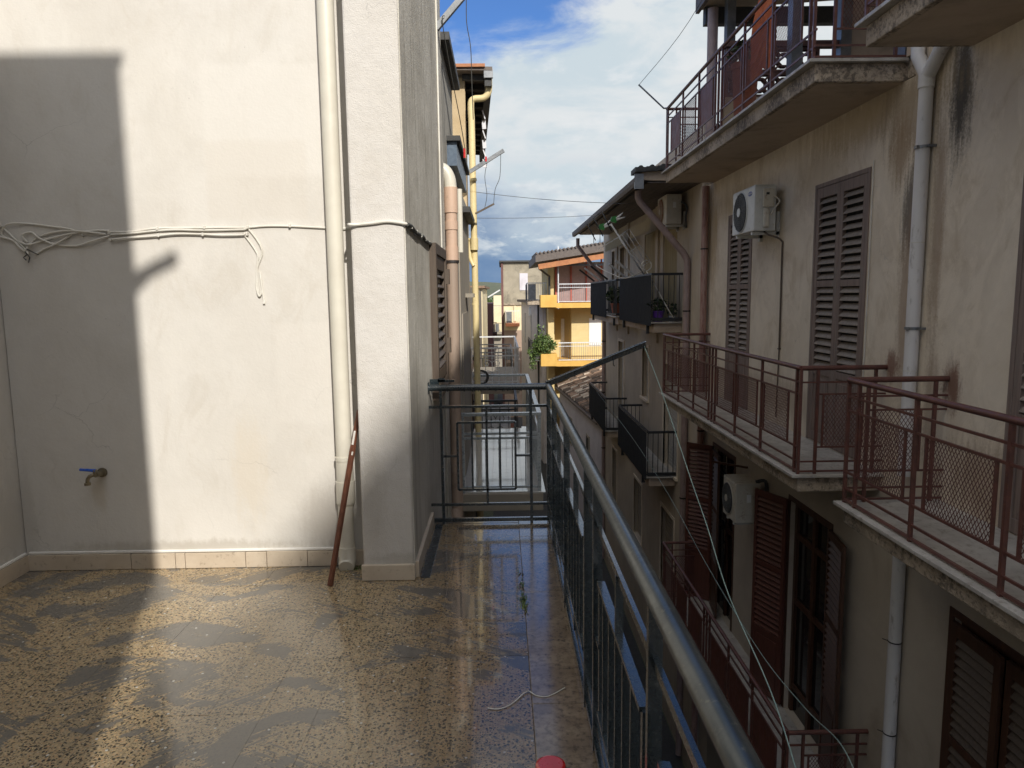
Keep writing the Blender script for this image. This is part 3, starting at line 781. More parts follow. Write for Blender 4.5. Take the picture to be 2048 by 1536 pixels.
for y in posts:
    MB().box(XR - .016, XR + .016, y - .011, y + .011, .0, HR - .02).build('post', 'rail_paint', rl)
for (a, b_) in frames:
    sbar(a, .672, b_, .672, .026, .014); sbar(a, .20, b_, .20, .026, .014); sbar(a, .20, a, .672, .014, .024); sbar(b_, .20, b_, .672, .014, .024)
    n_ = max(2, int((a - b_) / .115))
    for i in range(1, n_):
        y = a + (b_ - a) * i / n_
        full = (i == n_ // 2)
        MB().box(XR - .0115, XR + .0115, y - .006, y + .006, .10 if full else .20, .85 if full else .672).build('baluster', 'rail_paint', rl)
ys = [YE] + posts
for i in range(len(ys) - 1):
    a = ys[i]; f = [fr for fr in frames if ys[i + 1] < fr[0] < a]
    for fr in f:
        sbar(a, .44, fr[0], .44, .02, .014); sbar(fr[1], .44, ys[i + 1], .44, .02, .014)
MB().box(XW + .06, XW + .11, YE + .10, YE + .13, HR + .03, HR + .055).box(XW + .06, XW + .18, YE + .10, YE + .125, HR + .028, HR + .045).box(XW, XW + .07, YE + .1, YE + .125, HR + .01, HR + .05).build('latch', 'rail_paint', rl)
# drops hanging under the top rail
dm = MB()
for i in range(16):
    x = random.uniform(XW + .02, XR - .03)
    dm.tube([(x, YE, HR - .020), (x, YE, HR - .027), (x, YE, HR - .031)], [.004, .003, .001], 6)
stuff(dm.build('water_drops', 'handrail_paint', rl))

arm = thing('clothes_pole', 'dark angle-iron drying arm jutting from the corner of the terrace railing', 'drying arm', (.33, 5.1, 1.0))
MB().bar((.31, 5.08, 1.012), (1.04, 5.17, 1.285), .004, .045).bar((.31, 5.068, 1.030), (1.04, 5.158, 1.303), .028, .004).build('angle_bar', 'rail_paint', arm)
MB().tube([(.52, 5.10, 1.10), (.52, 5.10, 1.06)], .004, 6).tube([(.80, 5.13, 1.20), (.80, 5.13, 1.14), (.81, 5.13, 1.13)], .004, 6).build('hook', 'rail_paint', arm)

w1 = MB().tube(curve_pts([(1.03, 5.17, 1.27), (1.09, 4.85, .98), (1.15, 4.3, .52), (1.16, 3.95, .32), (1.18, 3.6, .06), (1.18, 3.0, -.12), (1.12, 2.55, -.2), (1.10, 2.3, -.3)], 6), .0030, 8).build('clothesline', 'wire_green')
tag(w1, 'green plastic clothesline sagging from the drying arm tip down to the right', 'clothesline')
w2 = MB().tube(curve_pts([(2.85, 21.5, -1.3), (2.80, 15.5, -1.45), (2.56, 11.0, -1.45), (2.35, 8.0, -1.5), (2.2, 5.9, -1.45), (2.05, 4.6, -1.2), (1.85, 3.7, -.85), (1.7, 3.2, -.7)], 6), .0034, 8).build('clothesline', 'wire_green')
tag(w2, 'pale green line running from the far dark balcony across to the lower right', 'clothesline')
w3 = MB().tube(curve_pts([(.50, 5.1, 1.05), (2.6, 15, -1.0), (3.0, 19, -1.6), (2.9, 17, -2.6)], 6), .003, 6)

# ------------------------------------------------------------------ balcony builder (rust red type)
mesh_cache = {}


def diamond_mesh(W, H, cw=.034, ch=.052, t=.0044):
    """expanded metal in the YZ plane, centred at origin; real strands"""
    key = (round(W, 3), round(H, 3), t)
    if key in mesh_cache: return mesh_cache[key]
    mb = MB()
    s = ch / cw
    def seg(y0, z0, y1, z1):
        d = Vector((0, y1 - y0, z1 - z0)); L = d.length
        if L < .005: return
        d /= L; n_ = Vector((0, -d.z, d.y)) * t * .5; x_ = Vector((.0012, 0, 0))
        a = Vector((0, y0, z0)); b2 = Vector((0, y1, z1))
        mb._add([a - n_ - x_, a + n_ - x_, a + n_ + x_, a - n_ + x_, b2 - n_ - x_, b2 + n_ - x_, b2 + n_ + x_, b2 - n_ + x_], [(0, 1, 5, 4), (1, 2, 6, 5), (2, 3, 7, 6), (3, 0, 4, 7)])
    for sg in (1, -1):
        c = -(H / 2 + s * W / 2)
        while c < H / 2 + s * W / 2:
            ya, yb = -W / 2, W / 2
            za, zb = sg * s * ya + c, sg * s * yb + c
            pts = []
            for zl in (-H / 2, H / 2):
                yy = (zl - c) / (sg * s)
                if -W / 2 < yy < W / 2: pts.append((yy, zl))
            for yy, zz in ((ya, za), (yb, zb)):
                if -H / 2 <= zz <= H / 2: pts.append((yy, zz))
            if len(pts) >= 2: seg(*pts[0], *pts[1])
            c += ch
    mesh_cache[key] = mb
    return mb


panel_src = {}


def mesh_panel(parent, c, W, H, rotz=0, mat='dark_mesh', t=.0044):
    key = (round(W, 3), round(H, 3), mat, t)
    loc = Vector(c)
    if key in panel_src:
        return part_at(panel_src[key], parent, loc, (0, 0, rotz))
    src = diamond_mesh(W, H, t=t)
    mb = MB(); mb.v = [v + loc for v in src.v]; mb.f = src.f; mb.s = src.s
    o = mb.build('mesh_panel', mat, parent, origin=loc)
    o.rotation_euler = (0, 0, rotz)
    panel_src[key] = o
    return o


RH = dict(h=1.02, r2=.885, r3=.77, r4=.26, r5=.12, r6=.025)


def red_balcony(label, y0, y1, zs, xo=2.8, xw=3.63, posts=(), doubles=(), panels=(), near_side=True, far_side=True, thick=.16, lip=.05, side_dir=1, group='rust red balconies', hvis=1.0, solid=()):
    t = thing('balcony', label, 'balcony', ((xo + xw) / 2, (y0 + y1) / 2, zs - thick), group)
    MB().box(xo + .02, xw + .05, y0 + .02, y1 - .02, zs - thick - .02, zs - .031).build('slab', 'slab_concrete', t, bevel=.01)
    MB().box(xo + .07, xw + .05, y0 + .07, y1 - .07, zs - thick - .024, zs - thick - .021).build('soffit', 'soffit_plaster', t)
    # marble edge pieces and floor
    yy = y0 - .03
    nseg = max(1, int((y1 - y0) / 1.2))
    L = (y1 - y0 + .06) / nseg
    for i in range(nseg):
        MB().box(xo - .05, xo + .17, yy + i * L + .001, yy + (i + 1) * L - .001, zs - .03, zs).build('marble_slab', 'marble_edge', t, bevel=.004)
    MB().box(xo + .171, xw, y0 - .03, y0 + .15, zs - .03, zs - .001).build('marble_slab', 'marble_edge', t, bevel=.004)
    MB().box(xo + .171, xw, y0 + .151, y1 + .03, zs - .03, zs - .003).build('floor_paving', 'marble_edge', t)
    xr = xo + .02
    R_ = 'red_rail'
    MB().tube([(xr, y0 + .02, zs + RH['h']), (xr, y1 - .02, zs + RH['h'])], .0235, 14).build('handrail', R_, t)
    for nm, z, w in (('rail', RH['r2'], .016), ('rail', RH['r3'], .016), ('rail', RH['r4'], .016), ('rail', RH['r5'], .014), ('rail', RH['r6'], .022)):
        MB().box(xr - w * .5, xr + w * .5, y0 + .02, y1 - .02, zs + z - .009, zs + z + .009).build(nm, R_, t)
    psrc = None
    def post(y, x=xr):
        nonlocal psrc
        loc = (x, y, zs)
        if psrc is None: psrc = MB().box(x - .013, x + .013, y - .013, y + .013, zs, zs + RH['h'] - .015).build('post', R_, t, origin=loc)
        else: part_at(psrc, t, loc)
    for y in posts: post(y)
    for (pa, pb) in panels:
        W = pb - pa; H = RH['r3'] - RH['r4'] - .02
        c = (xr, (pa + pb) / 2, zs + (RH['r3'] + RH['r4']) / 2)
        W = round(W, 2)
        if (pa, pb) in solid:
            MB().box(xr - .002, xr + .002, pa, pb, zs + RH['r4'], zs + RH['r3']).build('solid_panel', 'red_panel', t)
        else:
            mesh_panel(t, c, W, round(H, 2), t=.0026 if zs > 3 else .0044)
        for e in (pa, pb):
            MB().box(xr - .009, xr + .009, e - .009, e + .009, zs + RH['r4'], zs + RH['r3']).build('panel_stile', R_, t)
    for on, ys_ in ((near_side, y0 + .02), (far_side, y1 - .02)):
        if not on: continue
        MB().tube([(xr, ys_, zs + RH['h']), (xw, ys_, zs + RH['h'])], .0235, 14).build('handrail', R_, t)
        for z, w in ((RH['r2'], .016), (RH['r3'], .014), (RH['r4'], .014), (RH['r5'], .014), (RH['r6'], .02)):
            xa = xr if z not in (RH['r3'], RH['r4']) else xr + .16
            MB().box(xa, xw, ys_ - w * .5, ys_ + w * .5, zs + z - .008, zs + z + .008).build('rail', R_, t)
        post(ys_, xr + .16); post(ys_, xw - .10)
        c = (xr + .16 + .19 + .06, ys_, zs + (RH['r3'] + RH['r4']) / 2)
        mesh_panel(t, c, .38, round(RH['r3'] - RH['r4'] - .02, 2), R(90))
        for e in (c[0] - .19, c[0] + .19):
            MB().box(e - .008, e + .008, ys_ - .008, ys_ + .008, zs + RH['r4'], zs + RH['r3']).build('panel_stile', R_, t)
    return t


pl_far = [(6.95, 7.61), (7.82, 8.47), (8.64, 9.28), (9.78, 10.36), (10.62, 11.22), (11.5, 12.1)]
po_far = [6.67, 6.76, 7.68, 8.55, 9.38, 9.52, 9.66, 10.45, 11.35, 12.34, 12.42]
redA = red_balcony('rust red balcony with mesh panels, beside the two closed grey shutters', 6.65, 12.45, -.09, posts=po_far, panels=pl_far)
redB = red_balcony('nearest rust red balcony at the right edge, level with the terrace', -.6, 5.75, -.09,
                   posts=[5.73, 5.56, 4.77, 3.86, 2.9, 2.0, 1.1, .2], panels=[(4.89, 5.52), (3.96, 4.64), (3.06, 3.74), (2.12, 2.8)], far_side=True, near_side=False)
redC = red_balcony('upper rust red balcony seen from below against the cloudy sky', 6.6, 12.45, 3.69, posts=po_far, panels=pl_far, thick=.17, solid=[(11.5, 12.1), (9.78, 10.36)])
redD = red_balcony('upper rust red balcony corner cut by the top right edge', -.6, 5.75, 3.69, posts=[5.73, 5.56, 4.77, 3.86, 2.9, 2.0], panels=[(4.89, 5.52), (3.96, 4.64)], near_side=False, thick=.17)
redE = red_balcony('lowest rust red balcony down in the shade, under the open red shutters', 6.65, 12.25, -3.78, posts=po_far[:-2] + [12.14, 12.22], panels=pl_far[:-1] + [(11.45, 12.05)],
                   solid=[(6.95, 7.61), (7.82, 8.47), (8.64, 9.28), (9.78, 10.36), (10.62, 11.22)])

# ------------------------------------------------------------------ right building
XF = 3.63
rb = thing('apartment_building', 'long beige plastered apartment building in shade on the right', 'building', (6, 6, -8))
def wall_with_holes(mb, x0, x1, y0, y1, z0, z1, holes):
    """wall slab between x0..x1; holes = (ya,yb,za,zb) non overlapping in y"""
    hs = sorted(holes); y = y0
    cols_ = {}
    for h in hs: cols_.setdefault((h[0], h[1]), []).append((h[2], h[3]))
    for (a, b2) in sorted(cols_):
        if a > y: mb.box(x0, x1, y, a, z0, z1)
        z = z0
        for (c, d) in sorted(cols_[(a, b2)]):
            if c > z: mb.box(x0, x1, a, b2, z, c)
            z = d
        if z < z1: mb.box(x0, x1, a, b2, z, z1)
        y = b2
    if y < y1: mb.box(x0, x1, y, y1, z0, z1)
holes = [(7.13, 8.37, -.09, 2.85), (10.44, 11.54, -.09, 2.85), (3.75, 5.03, -.09, 2.85)]
wb = MB(); wall_with_holes(wb, XF, XF + .25, -30, 13.05, -.24, 3.50, holes)
wb.build('wall', 'beige_facade', rb)
holesL = [(7.65, 8.75, -3.78, -.97), (10.95, 12.05, -3.78, -.97), (4.15, 5.45, -3.78, -.97)]
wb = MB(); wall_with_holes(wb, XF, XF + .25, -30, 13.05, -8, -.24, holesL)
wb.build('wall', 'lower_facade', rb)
MB().box(XF + .25, 12, -30, 13.05, -8, 3.52).build('core', 'dark_void', rb)
MB().box(XF, 12, -30, 6.45, 3.50, 9.2).build('wall', 'beige_facade', rb)
MB().box(XF + .02, 12, 6.45, 13.05, 3.52, 3.68).build('terrace_slab', 'slab_concrete', rb)
# pilaster at the end of the facade
MB().box(XF - .05, XF + .02, 12.62, 13.02, -8, 3.48).build('pilaster', 'beige_facade_far', rb)
def shutter_pair(parent, y0, y1, z0, z1, fm, sm, solid=.78, nm='shutter'):
    x = XF + .015
    fr = .045
    MB().box(XF - .012, XF + .05, y0, y0 + fr, z0, z1).box(XF - .012, XF + .05, y1 - fr, y1, z0, z1).box(XF - .012, XF + .05, y0 + fr, y1 - fr, z1 - fr, z1).build('shutter_frame', fm, parent, bevel=.003)
    m_ = (y0 + y1) / 2
    slatted_leaf(parent, nm, (x, m_ - .002), (x, y0 + fr + .003), z0 + .01, z1 - fr - .004, fm, sm, stile=.075, pitch=.078, solid_h=solid, nrm=(-1, 0), thick=.045)
    slatted_leaf(parent, nm, (x, y1 - fr - .003), (x, m_ + .002), z0 + .01, z1 - fr - .004, fm, sm, stile=.075, pitch=.078, solid_h=solid, nrm=(-1, 0), thick=.045)
for h in holes: shutter_pair(rb, *h, 'grey_shutter', 'slat_wood')
# thin cable down beside the shutter
MB().tube([(XF - .01, 7.08, 2.9), (XF - .012, 7.07, 1.5), (XF - .01, 7.1, -.05)], .006, 6).build('cable', 'cable_white', rb)
# lower floor: french doors, open red leaves
for (a, b2, z0, z1) in holesL:
    MB().box(XF + .10, XF + .12, a, b2, z0, z1).build('door_glass', 'dark_glass', rb)
    f = MB()
    for y in (a + .03, (a + b2) / 2, b2 - .03): f.box(XF + .06, XF + .098, y - .035, y + .035, z0, z1)
    for z in (z0 + .35, z0 + 1.5, z1 - .45, z1 - .04): f.box(XF + .065, XF + .096, a + .066, b2 - .066, z - .035, z + .035)
    f.build('door_frame', 'brown_door', rb)
    MB().box(XF - .01, XF + .06, a - .06, a - .001, z0, z1 + .06).box(XF - .01, XF + .06, b2 + .001, b2 + .06, z0, z1 + .06).box(XF - .012, XF + .06, a, b2, z1, z1 + .06).build('door_surround', 'brown_door', rb)
slatted_leaf(rb, 'shutter', (3.25, 12.38), (3.60, 12.02), -3.76, -.97, 'red_shutter', 'red_shutter', stile=.055, pitch=.07, solid_h=.85, back=False, nrm=(-.7, -.7), label='open rusty red shutter')
slatted_leaf(rb, 'shutter', (3.39, 9.33), (3.60, 8.79), -3.76, -.97, 'red_shutter', 'red_shutter', stile=.055, pitch=.07, solid_h=.85, back=False, nrm=(-.93, -.36), label='open rusty red shutter')
slatted_leaf(rb, 'shutter', (3.60, 7.62), (3.50, 7.05), -3.76, -.97, 'brown_door', 'brown_door', stile=.055, pitch=.07, solid_h=.85, back=False, nrm=(-.98, .17), label='open brown shutter')
slatted_leaf(rb, 'shutter', (3.585, 11.92), (3.50, 11.32), -3.76, -1.0, 'brown_door', 'brown_shutter', stile=.055, pitch=.07, solid_h=.85, back=False, nrm=(-.98, .17), label='half open brown shutter')
slatted_leaf(rb, 'shutter', (3.60, 5.42), (3.58, 4.82), -3.76, -.99, 'brown_door', 'brown_shutter', stile=.07, pitch=.075, solid_h=.85, nrm=(-1, 0))
slatted_leaf(rb, 'shutter', (3.60, 4.79), (3.58, 4.18), -3.76, -.99, 'brown_door', 'brown_shutter', stile=.07, pitch=.075, solid_h=.85, nrm=(-1, 0))
MB().bar((3.3, 11.0, -1.0), (3.6, 10.3, -.93), .03, .03).build('awning_arm', 'brown_door', rb)
# lower storeys near the street (shade)
for (a, b2) in ((7.7, 8.7), (11.0, 12.0)):
    MB().box(XF - .02, XF + .04, a, b2, -7.4, -4.6).build('garage_door', 'dull_wall', rb)

# canopy and loggia at roof level above the upper balcony
cp = thing('roof_canopy', 'dark wooden roof canopy on columns above the upper red balcony', 'canopy', (5, 9, 3.7))
MB().sweep([(3.36, 12.5, 6.30), (8.5, 12.5, 6.62), (8.5, 12.5, 6.72), (3.36, 12.5, 6.42)], (0, -9.5, 0)).build('roof', 'soffit_plaster', cp)
MB().sweep([(3.30, 12.55, 6.26), (3.36, 12.55, 6.26), (3.36, 12.55, 6.48), (3.30, 12.55, 6.48)], (0, -9.6, 0)).build('fascia', 'roof_brown', cp)
MB().box(3.40, 7.5, 12.30, 12.45, 6.02, 6.28).build('beam', 'roof_dark', cp)
MB().tube([(3.50, 12.22, 3.68), (3.50, 12.22, 6.22)], .085, 14).build('column', 'mauve_pipe', cp)
for (x, y) in ((3.72, 12.0), (3.72, 9.35), (3.72, 6.75)):
    MB().box(x - .06, x + .06, y - .08, y + .08, 3.68, 6.32).box(x - .075, x - .06, y - .08, y + .08, 3.68, 6.32).build('column', 'steel_grey', cp)
MB().box(3.62, 5.2, 6.46, 6.6, 3.7, 6.4).build('side_wall', 'soffit_plaster', cp)
bw = thing('breeze_block_parapet', 'brown openwork breeze block parapet behind the upper balcony rail', 'parapet', (4, 9.9, 3.7))
MB().box(3.0, 4.499, 9.85, 9.97, 3.70, 4.22).build('base_wall', 'soffit_plaster', bw)
MB().box(3.0, 4.499, 9.84, 9.98, 4.86, 4.93).build('coping', 'breeze_block', bw)
MB().box(4.50, 4.64, 9.80, 9.98, 3.7, 6.5).build('post', 'steel_grey', bw)
MB().box(4.641, 8, 9.85, 9.97, 3.7, 6.5).build('solid_wall', 'soffit_plaster', bw)
bsrc = None
for r_ in range(2):
    for c_ in range(4):
        cx = 3.17 + c_ * .31; cz = 4.38 + r_ * .315
        loc = (cx, 9.91, cz)
        if bsrc is None:
            m_ = MB(); s_ = .152
            for (x0, x1, z0, z1) in ((-s_, s_, -s_, -s_ + .028), (-s_, s_, s_ - .028, s_), (-s_, -s_ + .028, -s_ + .028, s_ - .028), (s_ - .028, s_, -s_ + .028, s_ - .028)):
                m_.box(cx + x0, cx + x1, 9.86, 9.96, cz + z0, cz + z1)
            n8 = 8
            for i in range(n8):
                a0 = math.pi * 2 * (i + .5) / n8; a1 = math.pi * 2 * (i + 1.5) / n8
                m_.bar((cx + .085 * math.cos(a0), 9.91, cz + .085 * math.sin(a0)), (cx + .085 * math.cos(a1), 9.91, cz + .085 * math.sin(a1)), .09, .024, up=(math.cos((a0 + a1) / 2), 0, math.sin((a0 + a1) / 2)))
            for sx2 in (-1, 1):
                for sz2 in (-1, 1): m_.bar((cx + sx2 * .06, 9.91, cz + sz2 * .06), (cx + sx2 * .14, 9.91, cz + sz2 * .14), .09, .024, up=(-sx2, 0, sz2))
            bsrc = m_.build('block', 'breeze_block', bw, origin=loc)
        else: part_at(bsrc, bw, loc)
cl = MB()
for i in range(9):
    for j in range(8):
        def q(u, v): return (2.98 + .04 * math.sin(u * 1.3 + v), 7.75 + u * .075 + .05 * v, 5.7 - v * .20 - .03 * math.sin(u * 2))
        cl.quad(q(i, j), q(i + 1, j), q(i + 1, j + 1), q(i, j + 1))
tag(cl.build('cloth', 'fabric_orange'), 'orange red cloth hanging behind the upper balcony railing', 'cloth')
c2 = MB()
for i in range(4):
    for j in range(5):
        def q(u, v): return (2.90 + .02 * math.sin(u * 2.3 + v), 11.1 + u * .10 , 4.72 - v * .15)
        c2.quad(q(i, j), q(i + 1, j), q(i + 1, j + 1), q(i, j + 1))

def leaf_cloud(mb, c, rad, n, size, droop=0.0):
    for k in range(n):
        v = Vector((random.gauss(0, 1), random.gauss(0, 1), random.gauss(0, 1)))
        v.normalize(); v *= random.random() ** .45
        p_ = Vector(c) + Vector((v.x * rad[0], v.y * rad[1], v.z * rad[2])) 
        p_.z -= droop * abs(v.x) * random.random()
        a_ = Vector((random.uniform(-1, 1), random.uniform(-1, 1), random.uniform(-1, 1))).normalized()
        b2 = a_.cross(Vector((random.uniform(-1, 1), random.uniform(-1, 1), random.uniform(-1, 1)))).normalized()
        s_ = size * random.uniform(.6, 1.3)
        mb._add([p_ - a_ * s_, p_ + b2 * s_ * .45, p_ + a_ * s_, p_ - b2 * s_ * .45], [(0, 1, 2, 3)])
def potted(label, loc, r_, h, pm, frad, n, size, group=None, lm='leaf_dark', off=(0, 0, 0)):
    t = thing('potted_plant', label, 'potted plant', loc, group)
    x, y, z = loc
    MB().tube([(x, y, z), (x, y, z + h * .9), (x, y, z + h * .9), (x, y, z + h)], [r_ * .72, r_, r_ * 1.1, r_ * 1.1], 14).build('pot', pm, t)
    mb = MB(); leaf_cloud(mb, (x + off[0], y + off[1], z + h + frad[2] * .8 + off[2]), frad, n, size)
    stuff(mb.build('foliage', lm, t))
    st_ = MB()
    for k in range(6):
        a_ = random.uniform(0, 6.28); st_.tube([(x, y, z + h * .8), (x + math.cos(a_) * frad[0] * .5, y + math.sin(a_) * frad[1] * .5, z + h + frad[2])], .006, 5)
    st_.build('stem', 'brown_door', t)
    return t
potted('clay pot with a thin plant beside the breeze block parapet', (3.05, 9.2, 3.69), .16, .75, 'clay_pot', (.22, .22, .15), 60, .06)

# bent pole with wire at the far corner of the upper balcony
pl_ = MB().tube([(2.83, 12.4, 4.72), (2.78, 12.5, 4.74), (2.36, 12.55, 5.14)], .014, 8).build('drying_pole', 'rail_paint')
tag(pl_, 'thin dark pole sticking out from the far corner of the upper red balcony', 'drying pole')
w4 = MB().tube(curve_pts([(2.37, 12.55, 5.14), (2.7, 10.6, 5.45), (3.0, 9.1, 6.2), (3.1, 8, 7.2)], 6), .004, 5).build('wire', 'wire_grey')
tag(w4, 'thin curved wire rising from the pole tip to the roof canopy', 'wire')

# ------------------------------------------------------------------ pipes on the right
wp = thing('drainpipe', 'white drainpipe with a forked top on the beige facade', 'drainpipe', (3.57, 6.17, -8))
px, py, pr = 3.565, 6.17, .056
MB().tube([(px, py, 3.36), (px, py, .01)], pr, 16).build('pipe', 'white_pipe', wp)
MB().tube([(px, py, -.28), (px, py, -7.9)], pr, 16).build('pipe', 'white_pipe', wp)
MB().tube([(px, py, 3.44), (px, py, 3.32)], pr * 1.15, 16).tube([(px, py + .16, 3.80), (px, py + .15, 3.62), (px, py, 3.42)], [pr, pr, pr], 14).tube([(px, py - .30, 3.80), (px, py - .26, 3.66), (px, py, 3.40)], [pr, pr, pr], 14).build('fork', 'white_pipe', wp)
for z in (2.84, 1.32):
    MB().tube([(px, py, z + .012), (px, py, z - .012)], pr * 1.13, 16).box(px - .075, px - .055, py - .04, py + .0, z - .012, z + .012).box(px, XF, py - .09, py - .07, z - .01, z + .01).build('clamp', 'steel_grey', wp)
for z in (2.05, .95): MB().tube([(px, py, z + .004), (px, py, z - .004)], pr * 1.03, 16).build('joint_ring', 'cable_white', wp)
for z in (-1.55, -2.45, -3.5, -4.55): MB().tube([(px, py, z + .006), (px, py, z - .006)], pr * 1.06, 16).tube([(px - .055, py + .02, z), (px - .10, py + .03, z + .015)], .004, 5).build('wire_tie', 'black_band', wp)

rp = thing('drainpipe', 'pinkish rusty drainpipe where the beige facade ends', 'drainpipe', (3.56, 12.75, -8))
MB().tube([(3.53, 12.55, 3.46), (3.53, 12.55, -7.9)], .058, 14).build('pipe', 'rusty_pipe', rp)
for z in (2.4, .8, -.8, -2.6, -5): MB().tube([(3.53, 12.55, z + .012), (3.53, 12.55, z - .012)], .066, 14).build('clamp', 'black_band', rp)

ep = thing('drainpipe', 'mauve eave drainpipe slanting down to the wall beside the small outdoor unit', 'drainpipe', (3.5, 13.7, -8))
MB().tube([(2.60, 13.75, 3.56), (2.60, 13.75, 3.44), (2.63, 13.75, 3.36), (3.48, 13.78, 2.40), (3.55, 13.8, 2.28), (3.56, 13.8, 2.2), (3.56, 13.8, -7.9)], .066, 14).build('pipe', 'mauve_pipe', ep)
for z in (1.3, -.6, -2.4, -4.4): MB().tube([(3.56, 13.8, z + .014), (3.56, 13.8, z - .014)], .075, 14).build('clamp', 'black_band', ep)
fp = thing('drainpipe', 'dark eave drainpipe at the far end of the shaded building', 'drainpipe', (3.5, 24.6, -8))
MB().tube([(2.58, 24.3, 3.5), (2.58, 24.3, 3.25), (3.50, 24.9, 2.15), (3.56, 25.0, 1.9), (3.56, 25.0, -7.9)], .062, 12).build('pipe', 'mauve_pipe', fp)
for z in (.0, -1.8, -3.8): MB().tube([(3.56, 25.0, z + .02), (3.56, 25.0, z - .02)], .072, 12).build('clamp', 'black_band', fp)

# ------------------------------------------------------------------ air conditioners
def ac_unit(label, y0, y1, z0, z1, x0, x1, body='ac_white', logo=False, cover=True, bracket=True, fanrust=False, condensate=True):
    t = thing('air_conditioner', label, 'air conditioner', ((x0 + x1) / 2, (y0 + y1) / 2, z0))
    MB().box(x0 + .006, x1, y0, y1, z0, z1).build('casing', body, t, bevel=.012)
    MB().box(x0 + .012, x1 - .02, y0 - .004, y1 + .002, z1 - .001, z1 + .010).build('top_cover', body, t, bevel=.004)
    yc = y0 + (y1 - y0) * .60; r_ = min((z1 - z0) * .43, (y1 - y0) * .38); zc = (z0 + z1) / 2
    MB().tube([(x0 + .004, yc, zc), (x0 - .012, yc, zc)], [r_ * 1.04, r_ * 1.0], 32).build('fan_recess', 'ac_dark' if not fanrust else 'clay_pot', t)
    gm = MB()
    for k in range(1, 9):
        rr = r_ * k / 8.5
        gm.tube([(x0 - .018, yc + rr * math.cos(a), zc + rr * math.sin(a)) for a in [2 * math.pi * i / 24 for i in range(25)]], .0025, 4, caps=False)
    for k in range(16):
        a = 2 * math.pi * k / 16
        gm.tube([(x0 - .02, yc + r_ * .25 * math.cos(a), zc + r_ * .25 * math.sin(a)), (x0 - .02, yc + r_ * math.cos(a + .5), zc + r_ * math.sin(a + .5))], .0025, 4)
    gm.build('fan_grille', 'ac_fan' if not fanrust else 'ac_cream', t)
    MB().tube([(x0 - .016, yc, zc), (x0 - .028, yc, zc)], r_ * .24, 20).build('fan_hub', body, t)
    MB().tube([(x0 + .0, yc + r_ * 1.07 * math.cos(a), zc + r_ * 1.07 * math.sin(a)) for a in [2 * math.pi * i / 32 for i in range(33)]], .007, 6, caps=False).build('fan_ring', body, t)
    if cover:
        xm = (x0 + x1) / 2
        MB().box(xm - .04, x1 - .04, y0 - .035, y0, z0 + (z1 - z0) * .52, z1 - .04).build('valve_cover', 'ac_cream', t, bevel=.01)
        MB().box(xm - .03, xm + .05, y0 - .05, y0, z0 + .04, z0 + (z1 - z0) * .5).build('pipe_cover', 'ac_cream', t, bevel=.02)
        MB().box(xm - .0, xm + .04, y0 - .038, y0 - .034, z1 - .12, z1 - .09).build('grip', 'ac_dark', t)
        MB().tube(curve_pts([(x1 - .06, y0 - .03, z1 - .12), (x1 + .02, y0 - .05, z1 - .2), (x1 - .04, y0 - .05, z0 + .28), (xm + .06, y0 - .04, z0 + .2)], 5), .010, 7).build('hose', 'ac_cream', t)
    else:
        xm = (x0 + x1) / 2
        MB().box(xm - .05, x1 - .05, y0 - .012, y0, z0 + .12, z1 - .10).build('valve_cover', body, t, bevel=.006)
        MB().box(xm - .02, xm + .04, y0 - .014, y0 - .012, z1 - .25, z1 - .14).build('sticker', 'panel_white', t)
    if bracket:
        for yy in (y0 + .12, y1 - .15):
            MB().box(x0 + .02, XF, yy - .02, yy + .02, z0 - .045, z0 - .003).box(XF - .045, XF, yy - .02, yy + .02, z0 - .09, z0 + .25).build('bracket', 'ac_white', t)
    if logo:
        yl = y0 + (y1 - y0) * .19; zl = z1 - .085
        MB().sweep([(x0 + .007, yl + .075 * math.cos(a), zl + .030 * math.sin(a)) for a in [2 * math.pi * i / 28 for i in range(28)]], (-.004, 0, 0)).build('logo', 'logo_blue', t)
        cu = bpy.data.curves.new('lettering', 'FONT'); cu.body = 'SAMSUNG'; cu.size = .030; cu.align_x = 'CENTER'; cu.align_y = 'CENTER'; cu.extrude = .0006
        to = bpy.data.objects.new('tmp', cu); COL.objects.link(to)
        dg = bpy.context.evaluated_depsgraph_get(); me = bpy.data.meshes.new_from_object(to.evaluated_get(dg))
        bpy.data.objects.remove(to)
        lo_ = bpy.data.objects.new('lettering', me); COL.objects.link(lo_); lo_.parent = t
        me.materials.append(MATS['logo_white'])
        lo_.location = Vector((x0 + .0015, yl, zl)) - org(t)
        lo_.rotation_euler = (R(90), 0, R(-90))
    return t
ac1 = ac_unit('white outdoor unit with blue oval logo beside the far grey shutter', 9.33, 10.20, 2.43, 3.00, 3.25, 3.54, logo=True)
MB().tube(curve_pts([(3.42, 9.40, 2.43), (3.45, 9.33, 2.38), (3.60, 9.28, 2.30), (3.61, 9.27, 2.1), (3.615, 9.27, .9)], 5), .012, 8).tube([(3.615, 9.27, .95), (3.612, 9.3, .0)], .009, 6).box(3.60, 3.63, 9.25, 9.29, .90, .92).build('condensate_hose', 'brown_shutter', ac1)
ac2 = ac_unit('old outdoor unit tucked high under the brown eave', 14.15, 14.95, 2.98, 3.54, 3.22, 3.52, body='ac_cream', cover=False, fanrust=True)
MB().tube(curve_pts([(3.5, 14.1, 3.4), (3.6, 14.05, 3.3), (3.58, 14.05, 3.1), (3.6, 14.08, 2.9)], 5), .02, 7).build('hose', 'ac_dark', ac2)
ac3 = ac_unit('beige outdoor unit between the open red shutters of the lower floor', 9.50, 10.05, -1.52, -.97, 3.17, 3.52, body='ac_cream', cover=False)
